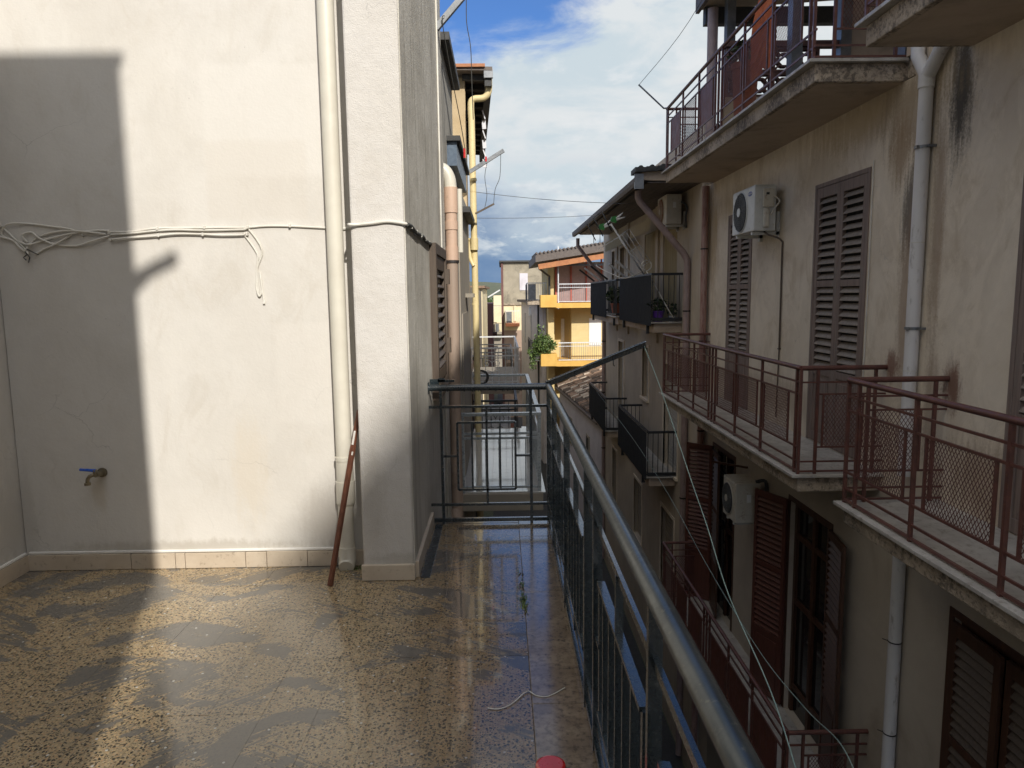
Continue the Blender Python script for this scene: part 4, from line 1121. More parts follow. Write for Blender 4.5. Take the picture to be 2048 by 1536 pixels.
MB().tube(curve_pts([(3.47, 9.56, -.95), (3.58, 9.5, -.93), (3.6, 9.5, -1.13)], 5), .025, 8).build('hose', 'ac_dark', ac3)

# ------------------------------------------------------------------ second right building (farther, with eave and dark screened balconies)
b2_ = thing('apartment_building', 'shaded tan building with wide brown eave and dark screened balconies', 'building', (6, 19, -8))
wh = [(14.9, 16.2, 1.05, 3.1), (16.9, 18.3, 1.05, 3.1), (21.2, 22.0, 1.3, 3.0), (23.0, 23.6, 1.5, 3.0)]
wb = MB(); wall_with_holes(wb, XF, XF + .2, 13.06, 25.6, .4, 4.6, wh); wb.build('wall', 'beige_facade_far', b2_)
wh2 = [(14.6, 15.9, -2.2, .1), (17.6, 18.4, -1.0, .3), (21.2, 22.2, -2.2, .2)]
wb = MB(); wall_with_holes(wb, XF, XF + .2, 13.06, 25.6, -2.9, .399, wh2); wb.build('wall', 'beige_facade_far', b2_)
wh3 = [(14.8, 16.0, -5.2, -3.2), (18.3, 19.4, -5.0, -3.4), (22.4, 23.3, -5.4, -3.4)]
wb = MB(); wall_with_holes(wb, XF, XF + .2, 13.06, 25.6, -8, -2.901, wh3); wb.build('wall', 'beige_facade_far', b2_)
MB().box(XF + .2, 12, 13.06, 25.6, -8, 4.6).build('core', 'dark_void', b2_)
def roller(parent, h, mat='roller_white', slats=True):
    a, b2, z0, z1 = h
    MB().box(XF - .02, XF + .03, a - .07, a, z0 - .03, z1 + .07).box(XF - .02, XF + .03, b2, b2 + .07, z0 - .03, z1 + .07).box(XF - .02, XF + .03, a, b2, z1, z1 + .07).box(XF - .06, XF + .03, a - .08, b2 + .08, z0 - .06, z0 - .001).build('window_frame', 'beige_facade', parent)
    f = MB().box(XF + .12, XF + .14, a, b2, z0, z1).build('roller_shutter', mat, parent)
    src = None
    n_ = int((z1 - z0) / .085)
    for i in range(n_):
        zc = z0 + (i + .5) * (z1 - z0) / n_
        loc = (XF + .118, (a + b2) / 2, zc)
        if src is None: src = MB().box(XF + .105, XF + .12, a, b2, zc - .034, zc + .034).build('slat', mat, f, origin=loc)
        else: part_at(src, f, loc)
for h in wh2: roller(b2_, h)
for h in wh3: roller(b2_, h, 'dull_wall')
for h in wh[2:]: roller(b2_, h, 'grey_shutter')
# curtains hanging in the openings
for (a, b2, z0, z1) in wh[:2]:
    cm = MB(); n_ = 34
    for i in range(n_):
        ya = a + (b2 - a) * i / n_; yb = a + (b2 - a) * (i + 1) / n_
        xa = XF + .05 + .025 * math.sin(i * 1.1); xb = XF + .05 + .025 * math.sin((i + 1) * 1.1)
        cm.quad((xa, ya, z0), (xb, yb, z0), (xb, yb, z1), (xa, ya, z1))
    cm.build('curtain', 'fabric_cream', b2_)
for y in (20.4, 22.4, 16.55): MB().box(XF - .05, XF, y, y + .25, .5, 3.7).build('pilaster', 'beige_facade_far', b2_)
# eave roof
YA, YB = 13.10, 24.4
MB().sweep([(2.52, YA, 3.66), (3.75, YA, 3.62), (7.0, YA, 4.6), (7.0, YA, 4.75), (2.52, YA, 3.78)], (0, YB - YA, 0)).build('roof', 'soffit_plaster', b2_)
sb = None
for i in range(9):
    x = 2.66 + i * .125
    MB().box(x, x + .115, YA + .02, YB - .02, 3.615, 3.632 - .003).build('soffit_board', 'roof_brown', b2_)
MB().box(2.56, 3.63, YA + .03, YB - .03, 3.632, 3.645).build('soffit_deck', 'dark_void', b2_)
gt = MB()
prof = [(2.40, 3.62), (2.42, 3.56), (2.50, 3.56), (2.52, 3.62), (2.52, 3.74), (2.51, 3.74), (2.51, 3.62), (2.49, 3.57), (2.43, 3.57), (2.41, 3.62), (2.41, 3.70), (2.40, 3.70)]
gt.sweep([(x, YA - .05, z) for x, z in prof][::-1], (0, YB - YA + .1, 0)).build('gutter', 'roof_brown', b2_)
MB().box(2.40, 2.56, YA - .06, YA - .01, 3.50, 3.76).build('gutter_end', 'steel_grey', b2_)
tsrc = None
for i in range(12):
    x = 2.5 + i * .2
    loc = (x, YA - .02, 3.80 + i * .012)
    m_ = MB().box(x - .098, x + .098, YA - .10, YA + .35, 3.79, 3.87).tube([(x, YA - .11, 3.85), (x, YA + .35, 3.85)], .05, 10) if tsrc is None else None
    if tsrc is None: tsrc = m_.build('roof_tile', 'roof_dark', b2_, origin=loc)
    else: part_at(tsrc, b2_, loc)

def dark_balcony(label, y0, y1, zs, xo=3.03, xw=XF, panels=None, group='dark screened balconies', h=.98, side_bars=True):
    t = thing('balcony', label, 'balcony', ((xo + xw) / 2, (y0 + y1) / 2, zs - .2), group)
    MB().box(xo + .04, xw, y0 + .04, y1 - .04, zs - .22, zs - .03).build('slab', 'soffit_plaster', t, bevel=.01)
    MB().box(xo - .02, xw, y0 - .02, y1 + .02, zs - .03, zs).build('slab_edge', 'marble_edge', t, bevel=.004)
    D = 'dark_grey_rail'
    MB().box(xo - .025, xo + .025, y0, y1, zs + h - .04, zs + h).build('handrail', D, t)
    MB().box(xo - .02, xo + .02, y0, y1, zs + .03, zs + .07).build('rail', D, t)
    for (a, b2) in (panels or [(y0 + .02, y1 - .02)]):
        f = MB().box(xo - .030, xo - .026, a, b2, zs - .08, zs + h - .045).build('screen', 'screen_fabric', t)
        n_ = int((b2 - a) / .07)
        rb_ = MB()
        for i in range(n_):
            y = a + (i + .5) * (b2 - a) / n_
            rb_.box(xo - .036, xo - .030, y - .012, y + .012, zs - .08, zs + h - .045)
        stuff(rb_.build('screen_ribs', 'screen_fabric', f))
    n_ = int((y1 - y0) / .14)
    bs = None
    for i in range(n_ + 1):
        y = y0 + (y1 - y0) * i / n_
        covered = any(a < y < b2 for a, b2 in (panels or [(y0 + .1, y1)]))
        if covered: continue
        loc = (xo, y, zs)
        if bs is None: bs = MB().box(xo - .008, xo + .008, y - .008, y + .008, zs + .06, zs + h - .03).build('baluster', D, t, origin=loc)
        else: part_at(bs, t, loc)
    for ys_ in (y0, y1):
        MB().box(xo, xw, ys_ - .02, ys_ + .02, zs + h - .05, zs + h).box(xo, xw, ys_ - .02, ys_ + .02, zs + .02, zs + .09).build('side_rail', D, t)
        for i in range(6):
            x = xo + .0 + (xw - xo) * (i + .0) / 5.6
            MB().box(x - .007, x + .007, ys_ - .007, ys_ + .007, zs + .09, zs + h - .05).build('baluster', D, t)
    for yy in ((y0 + .5), (y1 - .5)):
        MB().box(xo - .02, xo + .05, yy, yy + .04, zs - .26, zs - .06).build('clamp_bracket', D, t)
    return t
dark_balcony('dark screened upper balcony with the purple flower pot', 14.4, 18.3, 1.07, panels=[(14.42, 18.28)])
dark_balcony('dark screened upper balcony farthest along, with a red pot plant at its end', 18.9, 24.3, 1.05, panels=[(20.6, 24.2)])
dark_balcony('dark screened lower balcony with bare bars facing the camera, larger of the two', 14.7, 18.4, -2.20)
dark_balcony('smaller dark screened lower balcony next to the tiled roof', 20.7, 24.6, -2.36)
potted('purple flower pot with spiky plant on the dark upper balcony', (3.18, 14.55, 1.07), .12, .22, 'purple_pot', (.20, .2, .16), 70, .07)
potted('small white flower pot at the bars of the dark upper balcony', (3.45, 14.52, 1.07), .07, .12, 'white_metal', (.12, .12, .16), 50, .045)
potted('red pot with a bushy dark plant between two dark screens', (3.15, 19.6, 1.05), .17, .34, 'clay_pot', (.32, .32, .28), 160, .08)

# valances
def valance(label, y0, y1, z):
    vm = MB(); n_ = int((y1 - y0) / .10); x = 3.20
    for i in range(n_):
        ya = y0 + (y1 - y0) * i / n_; yb = y0 + (y1 - y0) * (i + 1) / n_; ym = (ya + yb) / 2
        dip = .06
        vm._add([(x, ya, z), (x, yb, z), (x, yb, z - .24), (x - .01, ym, z - .24 - dip), (x, ya, z - .24)], [(0, 1, 2, 3, 4)])
        vm._add([(x + .004, ya, z), (x + .004, yb, z), (x + .004, yb, z - .24), (x - .006, ym, z - .24 - dip), (x + .004, ya, z - .24)], [(4, 3, 2, 1, 0)])
    o = vm.build('awning_valance', 'fabric_cream'); return tag(o, label, 'awning', 'scalloped awning valances')
valance('near scalloped cream valance under the eave, behind the slanting pipe', 15.6, 18.0, 3.25)
valance('far scalloped cream valance under the eave, behind the antenna', 19.0, 22.2, 3.20)

# tv antenna
an = thing('tv_antenna', 'tv antenna with green and white plastic ends tied to the dark upper balcony', 'antenna', (3.0, 15.2, 2.0))
A0 = Vector((3.0, 15.2, 2.05)); A1 = Vector((2.30, 15.2, 3.10))
MB().tube([A0, A1], .018, 8).build('mast', 'white_metal', an)
d_ = (A1 - A0).normalized(); n2 = Vector((0, 1, 0)).cross(d_).normalized()
gmesh = MB()
for o_ in (-.14, -.05, .05, .14):
    gmesh.tube([A0 + d_ * .15 + n2 * (o_ + .12), A0 + d_ * .95 + n2 * (o_ + .12)], .006, 5)
for s_ in (.15, .55, .95): gmesh.tube([A0 + d_ * s_ + n2 * -.02, A0 + d_ * s_ + n2 * .26], .006, 5)
for o_ in (-.28, -.17, -.06, .06): gmesh.tube([A1 - d_ * .35 + Vector((o_ - .05, -.4, o_ * .6)), A1 - d_ * .35 + Vector((o_ - .05, .9, o_ * .6))], .006, 5)
gmesh.build('elements', 'white_metal', an)
fr = MB()
for (y_, x_, z_) in ((16.6, 2.02, 3.02), (15.4, 2.02, 3.02), (14.2, 2.02, 3.02)):
    fr.tube([(x_ + .15, y_, z_ - .16), (x_ - .05, y_, z_ + .22)], .012, 6)
fr.tube([(1.97, 14.2, 3.24), (1.97, 16.6, 3.24)], .006, 5)
fr.build('reflector_frame', 'dark_grey_rail', an)
for s_ in (0, 1):
    c_ = A1 + Vector((.06 - .18 * (1 - s_), -.2 + .5 * (1 - s_), .08 - .10 * (1 - s_)))
    MB().sweep([c_ + Vector(v) for v in ((-.10, 0, -.05), (.02, 0, -.09), (.07, 0, 0), (.02, 0, .06), (-.07, 0, .04))], (0, .05, 0)).build('plastic_end', 'green_plastic', an)
    MB().tube([c_ + Vector((.03, 0, 0)), c_ + Vector((.16, -.02, .12))], [.028, .010], 7).tube([c_ + Vector((.03, 0, -.02)), c_ + Vector((.20, -.02, .03))], [.028, .010], 7).build('white_tip', 'panel_white', an)
coil = []
for i in range(61):
    a = i / 20 * 2 * math.pi; coil.append((3.02 + .10 * math.cos(a) + .01 * math.sin(i), 15.0 + .02 * i / 60, 2.22 + .11 * math.sin(a)))
MB().tube(coil, .008, 5).tube(curve_pts([(3.0, 15.0, 2.15), (2.7, 15.6, 1.98), (2.5, 16.4, 2.1), (2.3, 17.3, 2.3), (2.45, 18.5, 2.4)], 5), .010, 5).tube(curve_pts([(3.02, 15, 2.1), (3.12, 14.6, 1.8), (3.3, 14.4, 1.4), (3.45, 14.38, 1.15)], 5), .010, 5).build('coax_cable', 'cable_white', an)
for k, (ya, la) in enumerate(((16.4, .8), (17.6, .75), (20.5, .9), (22.0, .9), (23.4, .9))):
    o = MB().bar((3.02, ya, 2.03 + .02), (3.02 - la * .55, ya - .1, 2.05 + la * .42), .03, .05).build('clothes_pole', 'dark_grey_rail' if k in (2, 4) else 'white_metal')
    tag(o, ['pale drying arm beside the antenna mast, nearest of its row', 'second pale drying arm behind the antenna on the dark screened balcony', 'dark drying arm rising from the far dark screened balcony', 'pale drying arm on the far dark screened balcony', 'farthest dark drying arm, in front of the yellow building'][k], 'drying arm', 'drying arms on the dark balconies')

# ------------------------------------------------------------------ low white house with old tiled roof
wh_ = thing('house', 'low white house with old weathered tile roof beyond the dark balconies', 'house', (4, 32, -8))
hp = [(3.60, 25.75), (8.5, 25.75), (8.5, 37.9), (3.02, 37.9)]
hv = [(3.60, 25.75), (8.6, 25.75), (8.6, 38.0), (3.02, 38.0)]
MB().prism([(3.62, 25.7), (8.5, 25.7), (8.5, 37.9), (3.04, 37.9)], -8, -3.25).build('wall', 'white_house', wh_)
# roof plane rising to the right
def rp_(u, v):  # u along street 0..1, v up-slope 0..1
    x0 = 3.50 + (2.90 - 3.50) * u; yb = 25.8 + 12.1 * u
    return Vector((x0 + 4.6 * v, yb, -3.02 - .22 * u + 2.15 * v))
for (u0, u1) in ((0, 1),):
    a, b3, c, d = rp_(0, 0), rp_(0, 1), rp_(1, 1), rp_(1, 0)
    MB()._add([a, b3, c, d, a - Vector((0, 0, .12)), b3 - Vector((0, 0, .12)), c - Vector((0, 0, .12)), d - Vector((0, 0, .12))], [(0, 1, 2, 3), (7, 6, 5, 4), (0, 4, 5, 1), (1, 5, 6, 2), (2, 6, 7, 3), (3, 7, 4, 0)]).build('roof_deck', 'roof_brown', wh_)
tm = MB()
nu, nv = 46, 14
for i in range(nu):
    for j in range(nv):
        u = (i + .5 + random.uniform(-.12, .12)) / nu
        a = rp_(u, j / nv - .006) + Vector((0, 0, .055 + random.uniform(-.03, .05))); b3 = rp_(u + random.uniform(-.003, .003), (j + 1.1) / nv) + Vector((0, 0, .035))
        d = (b3 - a)
        w0, w1 = .105, .085
        yv = Vector((0, 1, 0)); zv = Vector((0, 0, 1))
        ring = lambda c, w: [c + yv * (w * math.cos(t)) + zv * (w * .75 * math.sin(t)) for t in (0, .785, 1.57, 2.356, 3.1416)]
        r1_, r2_ = ring(a, w0), ring(b3, w1)
        tm._add(r1_ + r2_, [(k, k + 1, k + 6, k + 5) for k in range(4)] + [(4, 3, 2, 1, 0)])
stuff(tm.build('roof_tiles', 'old_tile', wh_))
MB().bar(rp_(0, -.012) + Vector((0, 0, -.03)), rp_(1, -.012) + Vector((0, 0, -.03)), .10, .09).build('gutter', 'roof_brown', wh_)
for (u, z0, z1, w) in ((.22, -5.6, -4.1, .9), (.62, -5.5, -4.2, .8), (.8, -7.6, -5.9, .8)):
    yb = 25.7 + 12.2 * u; x = 3.62 - .58 * u
    MB().box(x - .05, x + .06, yb, yb + w, z0, z1).build('window', 'dull_wall', wh_)
    MB().box(x - .06, x - .051, yb + .08, yb + w - .08, z0 + .08, z1 - .08).build('pane', 'dark_glass', wh_)

# ------------------------------------------------------------------ yellow building
yb_ = thing('apartment_building', 'sunlit yellow building with corner planter boxes and brown tiled roof', 'building', (5, 41, -8))
Y0 = 38.6
MB().box(3.75, 9, Y0, 46, -8, .95).build('wall', 'yellow_wall', yb_)
MB().box(2.9, 9, Y0 + 1.4, 46, -8, 3.4).build('recessed_wall', 'yellow_wall', yb_)
MB().box(2.5, 2.9, Y0 + .9, Y0 + 6, -8, 3.3).build('side_wall', 'yellow_wall', yb_)
for z0, z1 in ((1.2, 3.35), (-1.85, .9), (-8, -2.1)):
    MB().box(2.48, 2.80, Y0 - .1, Y0 + .25, z0, z1).build('column', 'yellow_wall', yb_)
for zs in (1.2, -1.85):
    MB().box(2.45, 7, Y0 - 1.25, Y0 + 1.4, zs - .26, zs).build('balcony_slab', 'orange_yellow', yb_)
    MB().box(2.0, 2.85, Y0 - 1.6, Y0 - .55, zs - .22, zs + .42).build('planter_box', 'orange_yellow', yb_, bevel=.02)
    rr = MB()
    rail = MB().box(2.95, 7, Y0 - 1.22, Y0 - 1.18, zs + .95, zs + 1.0).box(2.95, 7, Y0 - 1.215, Y0 - 1.185, zs + .78, zs + .81).box(2.95, 7, Y0 - 1.215, Y0 - 1.185, zs + .05, zs + .09).build('balcony_rail', 'white_metal', yb_)
    bs = None
    for i in range(26):
        x = 3.0 + i * .115
        loc = (x, Y0 - 1.2, zs)
        if bs is None: bs = MB().box(x - .009, x + .009, Y0 - 1.209, Y0 - 1.191, zs + .08, zs + .96).build('baluster', 'steel_grey', rail, origin=loc)
        else: part_at(bs, rail, loc)
MB().box(2.93, 2.98, Y0 - 1.22, Y0 - 1.17, .9, 4.1).build('pole', 'white_metal', yb_)
MB().box(2.92, 6.5, Y0 - 1.2, Y0 - 1.12, 3.10, 3.20).build('awning_bar', 'steel_grey', yb_)
# upper glazed front
for i in range(4):
    MB().box(2.98 + i * .82, 3.70 + i * .82, Y0 + .30, Y0 + .36, 1.25, 3.3).build('shutter_panel', 'shutter_mauve', yb_)
for i in range(5):
    MB().box(2.90 + i * .82, 2.975 + i * .82, Y0 + .24, Y0 + .38, 1.2, 3.5).build('post', 'red_frame', yb_)
MB().box(2.9, 7, Y0 + .22, Y0 + .38, 1.2, 1.28).build('sill', 'red_frame', yb_)
MB().box(3.30, 3.48, Y0 + 1.30, Y0 + 1.39, -1.8, .3).build('door', 'panel_white', yb_)
MB().box(4.70, 5.35, Y0 - .03, Y0 - .002, -1.1, .35).build('white_panel', 'panel_white', yb_)
# roof
MB()._add([(1.75, Y0 - 1.9, 3.28), (9, Y0 - 1.9, 4.35), (9, 46, 4.35), (1.75, 46, 3.28), (1.75, Y0 - 1.9, 3.70), (9, Y0 - 1.9, 4.75), (9, 46, 4.75), (1.75, 46, 3.70)],
          [(3, 2, 1, 0), (4, 5, 6, 7), (0, 1, 5, 4), (1, 2, 6, 5), (2, 3, 7, 6), (3, 0, 4, 7)]).build('roof', 'roof_brown', yb_)
MB().bar((1.9, Y0 - 1.75, 3.05), (8, Y0 - 1.75, 3.97), .12, .26).build('fascia_board', 'orange_wood', yb_)
rt = MB()
for i in range(34):
    x = 1.8 + i * .2; rt.tube([(x, Y0 - 2.0, 3.72 + (x - 1.75) * .145), (x, Y0 + 3, 3.78 + (x - 1.75) * .145)], .05, 8)
stuff(rt.build('roof_tiles', 'roof_brown', yb_))
MB().tube([(1.95, Y0 - 1.7, 3.2), (1.95, Y0 - 1.7, 2.95), (2.55, Y0 - .3, 2.6), (2.55, Y0 - .3, 1.3)], .06, 8).build('downpipe', 'roof_dark', yb_)
for i in range(6):
    x = 5.2 + i * .35; MB().tube([(x, Y0 + 2, 4.2), (x, Y0 + 2, 5.0 + .2 * (i % 2))], .02, 5).build('roof_rod', 'dark_grey_rail', yb_)
pb = thing('planter_plant', 'leafy green plant spilling from the yellow planter box', 'plant', (2.3, Y0 - 1.2, -1.4))
for (c_, rd, n_) in (((2.15, Y0 - 1.3, -.95), (.6, .4, .6), 900), ((1.75, Y0 - 1.2, -1.3), (.45, .35, .45), 300), ((2.55, Y0 - 1.2, -1.0), (.35, .3, .3), 160), ((1.6, Y0 - 1.2, -1.9), (.2, .2, .45), 90), ((2.0, Y0 - 1.2, -.3), (.3, .2, .4), 60)):
    mb = MB(); leaf_cloud(mb, c_, rd, n_, .085, .1); stuff(mb.build('foliage', 'leaf_green', pb))
mb = MB()
for k in range(9):
    mb.tube([(2.3, Y0 - 1.1, -1.45), (2.3 - random.uniform(-.3, .8), Y0 - 1.2, -1.0 + random.uniform(-.5, .6))], .012, 5)
mb.build('stem', 'brown_shutter', pb)

# ------------------------------------------------------------------ farther buildings
lb = thing('apartment_building', 'grey lilac building in shade left of the yellow building', 'building', (2.5, 46, -8))
MB().prism([(2.30, 40.2), (2.48, 40.2), (2.48, 52), (1.42, 52)], -8, 1.15).build('wall', 'lilac_wall', lb)
MB().prism([(2.05, 40.0), (2.5, 40.0), (2.5, 52.2), (1.12, 52.2)], 1.15, 1.32).build('roof', 'roof_brown', lb)
MB().tube([(2.12, 41.9, 1.1), (2.12, 41.9, -8)], .05, 8).build('downpipe', 'cable_dark', lb)
for (y, z0, z1) in ((42, -1.6, .4), (45.5, -1.6, .4), (49, -1.6, .4)):
    x = 2.30 - (y - 40.2) * .0746
    MB().box(x - .08, x + .1, y, y + 1.0, z0, z1).build('window', 'roller_white', lb)
MB().box(1.75, 1.95, 46.0, 46.8, .3, .85).build('outdoor_unit', 'panel_white', lb)
def far_balcony(label, x0, x1, y0, y1, zs, slabm='orange_slab', screen='screen_fabric', railm='white_metal', group='balconies far down the street', left_screen=True):
    t = thing('balcony', label, 'balcony', ((x0 + x1) / 2, (y0 + y1) / 2, zs - .2), group)
    MB().box(x0, x1, y0, y1, zs - .22, zs).build('slab', slabm, t)
    MB().box(x0, x1, y0, y0 + .04, zs + .93, zs + .98).box(x0, x0 + .04, y0 + .04, y1, zs + .93, zs + .98).build('handrail', railm, t)
    n_ = max(3, int((x1 - x0) / .14)); bs = None
    for i in range(n_ + 1):
        x = x0 + .01 + (x1 - x0 - .02) * i / n_; loc = (x, y0 + .02, zs)
        if bs is None: bs = MB().box(x - .009, x + .009, y0 + .011, y0 + .029, zs, zs + .93).build('baluster', railm, t, origin=loc)
        else: part_at(bs, t, loc)
    MB().box(x0 + .05, x0 + (x1 - x0) * .45, y0 - .012, y0 - .001, zs + .05, zs + .9).build('front_screen', 'steel_grey', t)
    if left_screen: MB().box(x0 - .02, x0 - .001, y0 + .05, y1, zs + .02, zs + .9).build('screen', screen, t)
    return t
far_balcony('grey screened balcony at the upper left corner of the yellow building', 1.4, 2.45, 39.3, 41.5, 1.32, 'slab_concrete')
far_balcony('shaded balcony with a dark screen on the grey lilac building', 1.6, 2.3, 40.6, 44, -1.9, 'lilac_wall', railm='dark_grey_rail')
cb_ = thing('apartment_building', 'tall old concrete-topped building closing the view, cream below', 'building', (1.5, 58, -8))
MB().box(.15, 3.4, 56, 66, .95, 4.15).build('concrete_wall', 'old_concrete', cb_)
MB().box(.15, 3.4, 56.02, 66, -1.1, .95).build('cream_wall', 'cream_wall', cb_)
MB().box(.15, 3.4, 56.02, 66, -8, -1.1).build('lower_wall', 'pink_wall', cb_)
MB().box(-.02, .15, 55.9, 66, -8, 4.1).build('side_pier', 'red_brown_wall', cb_)
MB().box(-.15, 3.6, 55.75, 66.2, 4.15, 4.28).build('roof_edge', 'roof_dark', cb_)
MB().box(.15, 3.4, 55.9, 56, .86, .98).build('string_course', 'slab_concrete', cb_)
MB().box(1.42, 2.05, 55.96, 55.998, 2.0, 3.3).build('patched_wall', 'white_house', cb_)
MB().box(.95, 1.12, 55.9, 56, -.4, .8).build('pier', 'cream_wall', cb_)
far_balcony('orange slab balcony with grey screen on the cream building', .28, 1.35, 54.6, 56, -.52, 'orange_slab')
far_balcony('dark wrought rail balcony low on the pink wall', .3, 1.4, 54.4, 56, -3.3, 'pink_wall', railm='dark_grey_rail')
fb = thing('apartment_building', 'pale building in the gap at the end of the street', 'building', (0, 80, -8))
MB().box(-1.2, .4, 78, 88, -3.0, .4).box(-1.0, .1, 90, 96, .4, 1.6).build('wall', 'cream_wall', fb)
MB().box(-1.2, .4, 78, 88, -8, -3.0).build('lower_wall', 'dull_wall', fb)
far_balcony('small balcony on the pale building at the end of the street', -.75, .2, 76.8, 78, -2.3, 'dull_wall', railm='dark_grey_rail')
rbn = thing('apartment_building', 'dark red brown building on the left far down the street', 'building', (-2, 62, -8))
MB().prism([(-6, 62), (-.80, 62), (-.85, 76), (-6, 76)], -8, .9).build('wall', 'red_brown_wall', rbn)
far_balcony('dark balcony on the red brown building', -1.2, -.45, 63, 66, -1.7, 'red_brown_wall', railm='dark_grey_rail')
wl = thing('apartment_building', 'narrow white house front with red tile roof on the left far down the street', 'building', (-3, 48, -8))
MB().prism([(-6, 46), (-1.22, 46), (-1.1, 55), (-6, 55)], -8, 2.1).build('wall', 'cream_wall', wl)
MB().prism([(-6, 45.7), (-1.05, 45.7), (-.9, 55), (-6, 55)], 2.1, 2.25).build('roof', 'old_tile', wl)
o = MB().bar((-.95, 50, 1.5), (-.1, 50, 2.0), .05, .09).build('clothes_pole', 'white_metal'); tag(o, 'far drying arm under the horizon line on the left side of the street', 'drying arm')
mb = MB()
for k in range(26):
    leaf_cloud(mb, (random.uniform(-6, 2), random.uniform(110, 125), random.uniform(-2, .8)), (1.2, 1.2, .8), 50, .25)
tr_ = thing('tree', 'distant dark green trees under the horizon in the street gap', 'trees', (-1, 115, -8))
stuff(mb.build('crown', 'leaf_green', tr_))
tk = MB()
for x in (-4, -1, 1): tk.tube([(x, 116, -8), (x, 116, -1)], [.3, .15], 8)
tk.build('trunk', 'brown_shutter', tr_)

# ------------------------------------------------------------------ left side of the street, beyond our building
n1 = thing('apartment_building', 'streaked grey concrete house just past the terrace railing on the left', 'building', (-3, 10, -8))
MB().box(-7, -.56, 8.65, 12.6, -8, 3.12).build('wall', 'concrete_wall', n1)
MB().box(-.575, -.545, 9.6, 12.3, -3, 2.6).build('render_patch', 'dull_wall', n1)
MB().box(-7, -.44, 7.6, 9.6, 2.98, 3.22).build('canopy_edge', 'blue_sheet', n1)
MB().box(-.60, -.40, 7.55, 9.7, 3.22, 3.27).build('canopy_cap', 'roof_dark', n1)
MB().box(-.60, -.44, 10.6, 12.5, 2.85, 2.93).build('canopy_cap', 'roof_dark', n1)
MB().box(-.56, -.42, 10.9, 11.3, 1.62, 1.68).build('ledge', 'dull_wall', n1)
MB().box(-.56, -.53, 9.8, 11.2, -.85, 1.4).build('door', 'dull_wall', n1)
oc = thing('apartment_building', 'tall ochre house with dark wooden roof overhang on the left', 'building', (-3, 15, -8))
MB().prism([(-7, 12.7), (-.57, 12.7), (-.83, 19.0), (-7, 19.0)], -8, 5.38).build('wall', 'ochre_wall', oc)
MB().box(-.90, -.575, 12.66, 12.699, 2.3, 5.3).build('corner_render', 'ochre_wall', oc)
# overhang
za = 5.25
MB()._add([(-3.0, 12.35, 5.39), (-.10, 12.35, 5.33), (-.40, 19.4, 5.33), (-3.3, 19.4, 5.39), (-3.0, 12.35, 5.44), (-.10, 12.35, 5.39), (-.40, 19.4, 5.39), (-3.3, 19.4, 5.44)],
          [(3, 2, 1, 0), (4, 5, 6, 7), (0, 1, 5, 4), (1, 2, 6, 5), (2, 3, 7, 6), (3, 0, 4, 7)]).build('roof', 'roof_brown', oc)
MB().box(-2.6, -.22, 12.31, 12.349, 5.38, 5.43).build('verge_board', 'orange_wood', oc)
for i in range(12):
    y = 12.6 + i * .58; dx = -.32 * (y - 12.35) / 7
    MB().bar((-.60 + dx, y, 5.29), (-.14 + dx, y, 5.27), .09, .08).build('rafter', 'roof_dark', oc)
MB().bar((-.17, 12.4, 5.20), (-.47, 19.3, 5.20), .12, .20).build('gutter_beam', 'roof_dark', oc)
MB().box(-.24, -.09, 12.355, 12.42, 5.22, 5.36).build('gutter_end', 'steel_grey', oc)
ypp = thing('drainpipe', 'long yellow drainpipe on the corner of the ochre house', 'drainpipe', (-.47, 12.55, -3))
MB().tube(curve_pts([(-.16, 12.55, 5.25), (-.17, 12.55, 5.05), (-.25, 12.55, 4.95), (-.42, 12.55, 4.93), (-.47, 12.55, 4.85), (-.465, 12.55, 4.6)], 4) + [(-.455, 12.5, 2.5), (-.43, 12.45, -3)], .055, 14).build('pipe', 'yellow_pipe', ypp)
MB().tube([(-.455, 12.45, 2.62), (-.455, 12.45, 2.42)], .068, 14).tube([(-.56, 12.5, 2.60), (-.47, 12.45, 2.58)], .03, 10).tube(curve_pts([(-.53, 12.5, 2.6), (-.53, 12.45, 2.3), (-.47, 12.42, 2.15)], 4), .03, 10).build('branch', 'yellow_pipe', ypp)
for z in (3.6, 1.5, 0.2): MB().tube([(-.455, 12.5, z + .02), (-.455, 12.5, z - .02)], .062, 14).build('clamp', 'yellow_pipe', ypp)
ppk = thing('drainpipe', 'pink beige drainpipe with elbow just behind the end railing', 'drainpipe', (-.48, 7.1, -1))
PX, PY = -.475, 7.05
MB().tube(curve_pts([(-.70, PY, 2.86), (-.62, PY, 2.87), (-.53, PY, 2.84), (-.485, PY, 2.76), (PX, PY, 2.66)], 5), .060, 18).build('elbow', 'cream_pipe', ppk)
MB().tube([(PX, PY, 2.68), (PX, PY, 2.44), (PX, PY, 2.44), (PX, PY, 2.05)], [.066, .066, .057, .057], 18).build('pipe', 'pink_pipe', ppk)
MB().tube([(PX, PY, 2.36), (PX, PY, 2.28)], .064, 18).build('collar', 'pink_pipe', ppk)
MB().tube([(PX, PY, 2.12), (PX, PY, 1.99)], .064, 18).build('collar', 'pink_pipe', ppk)
MB().tube([(PX, PY, 1.99), (PX, PY, 1.965)], .068, 18).build('clamp', 'black_band', ppk)
MB().tube([(PX, PY, 1.98), (PX + .0, PY, -.6)], .057, 18).build('lower_pipe', 'pink_pipe_dirty', ppk)
MB().tube(curve_pts([(PX - .02, PY, -.5), (PX - .02, PY - .04, -.62), (PX - .08, PY - .02, -.70), (PX - .2, PY, -.72)], 5), .066, 16).build('lower_elbow', 'pink_pipe_dirty', ppk)
MB().tube([(PX + .05, PY + .6, 2.75), (PX + .05, PY + .6, 2.1)], .03, 10).build('thin_pipe', 'cream_pipe', ppk)

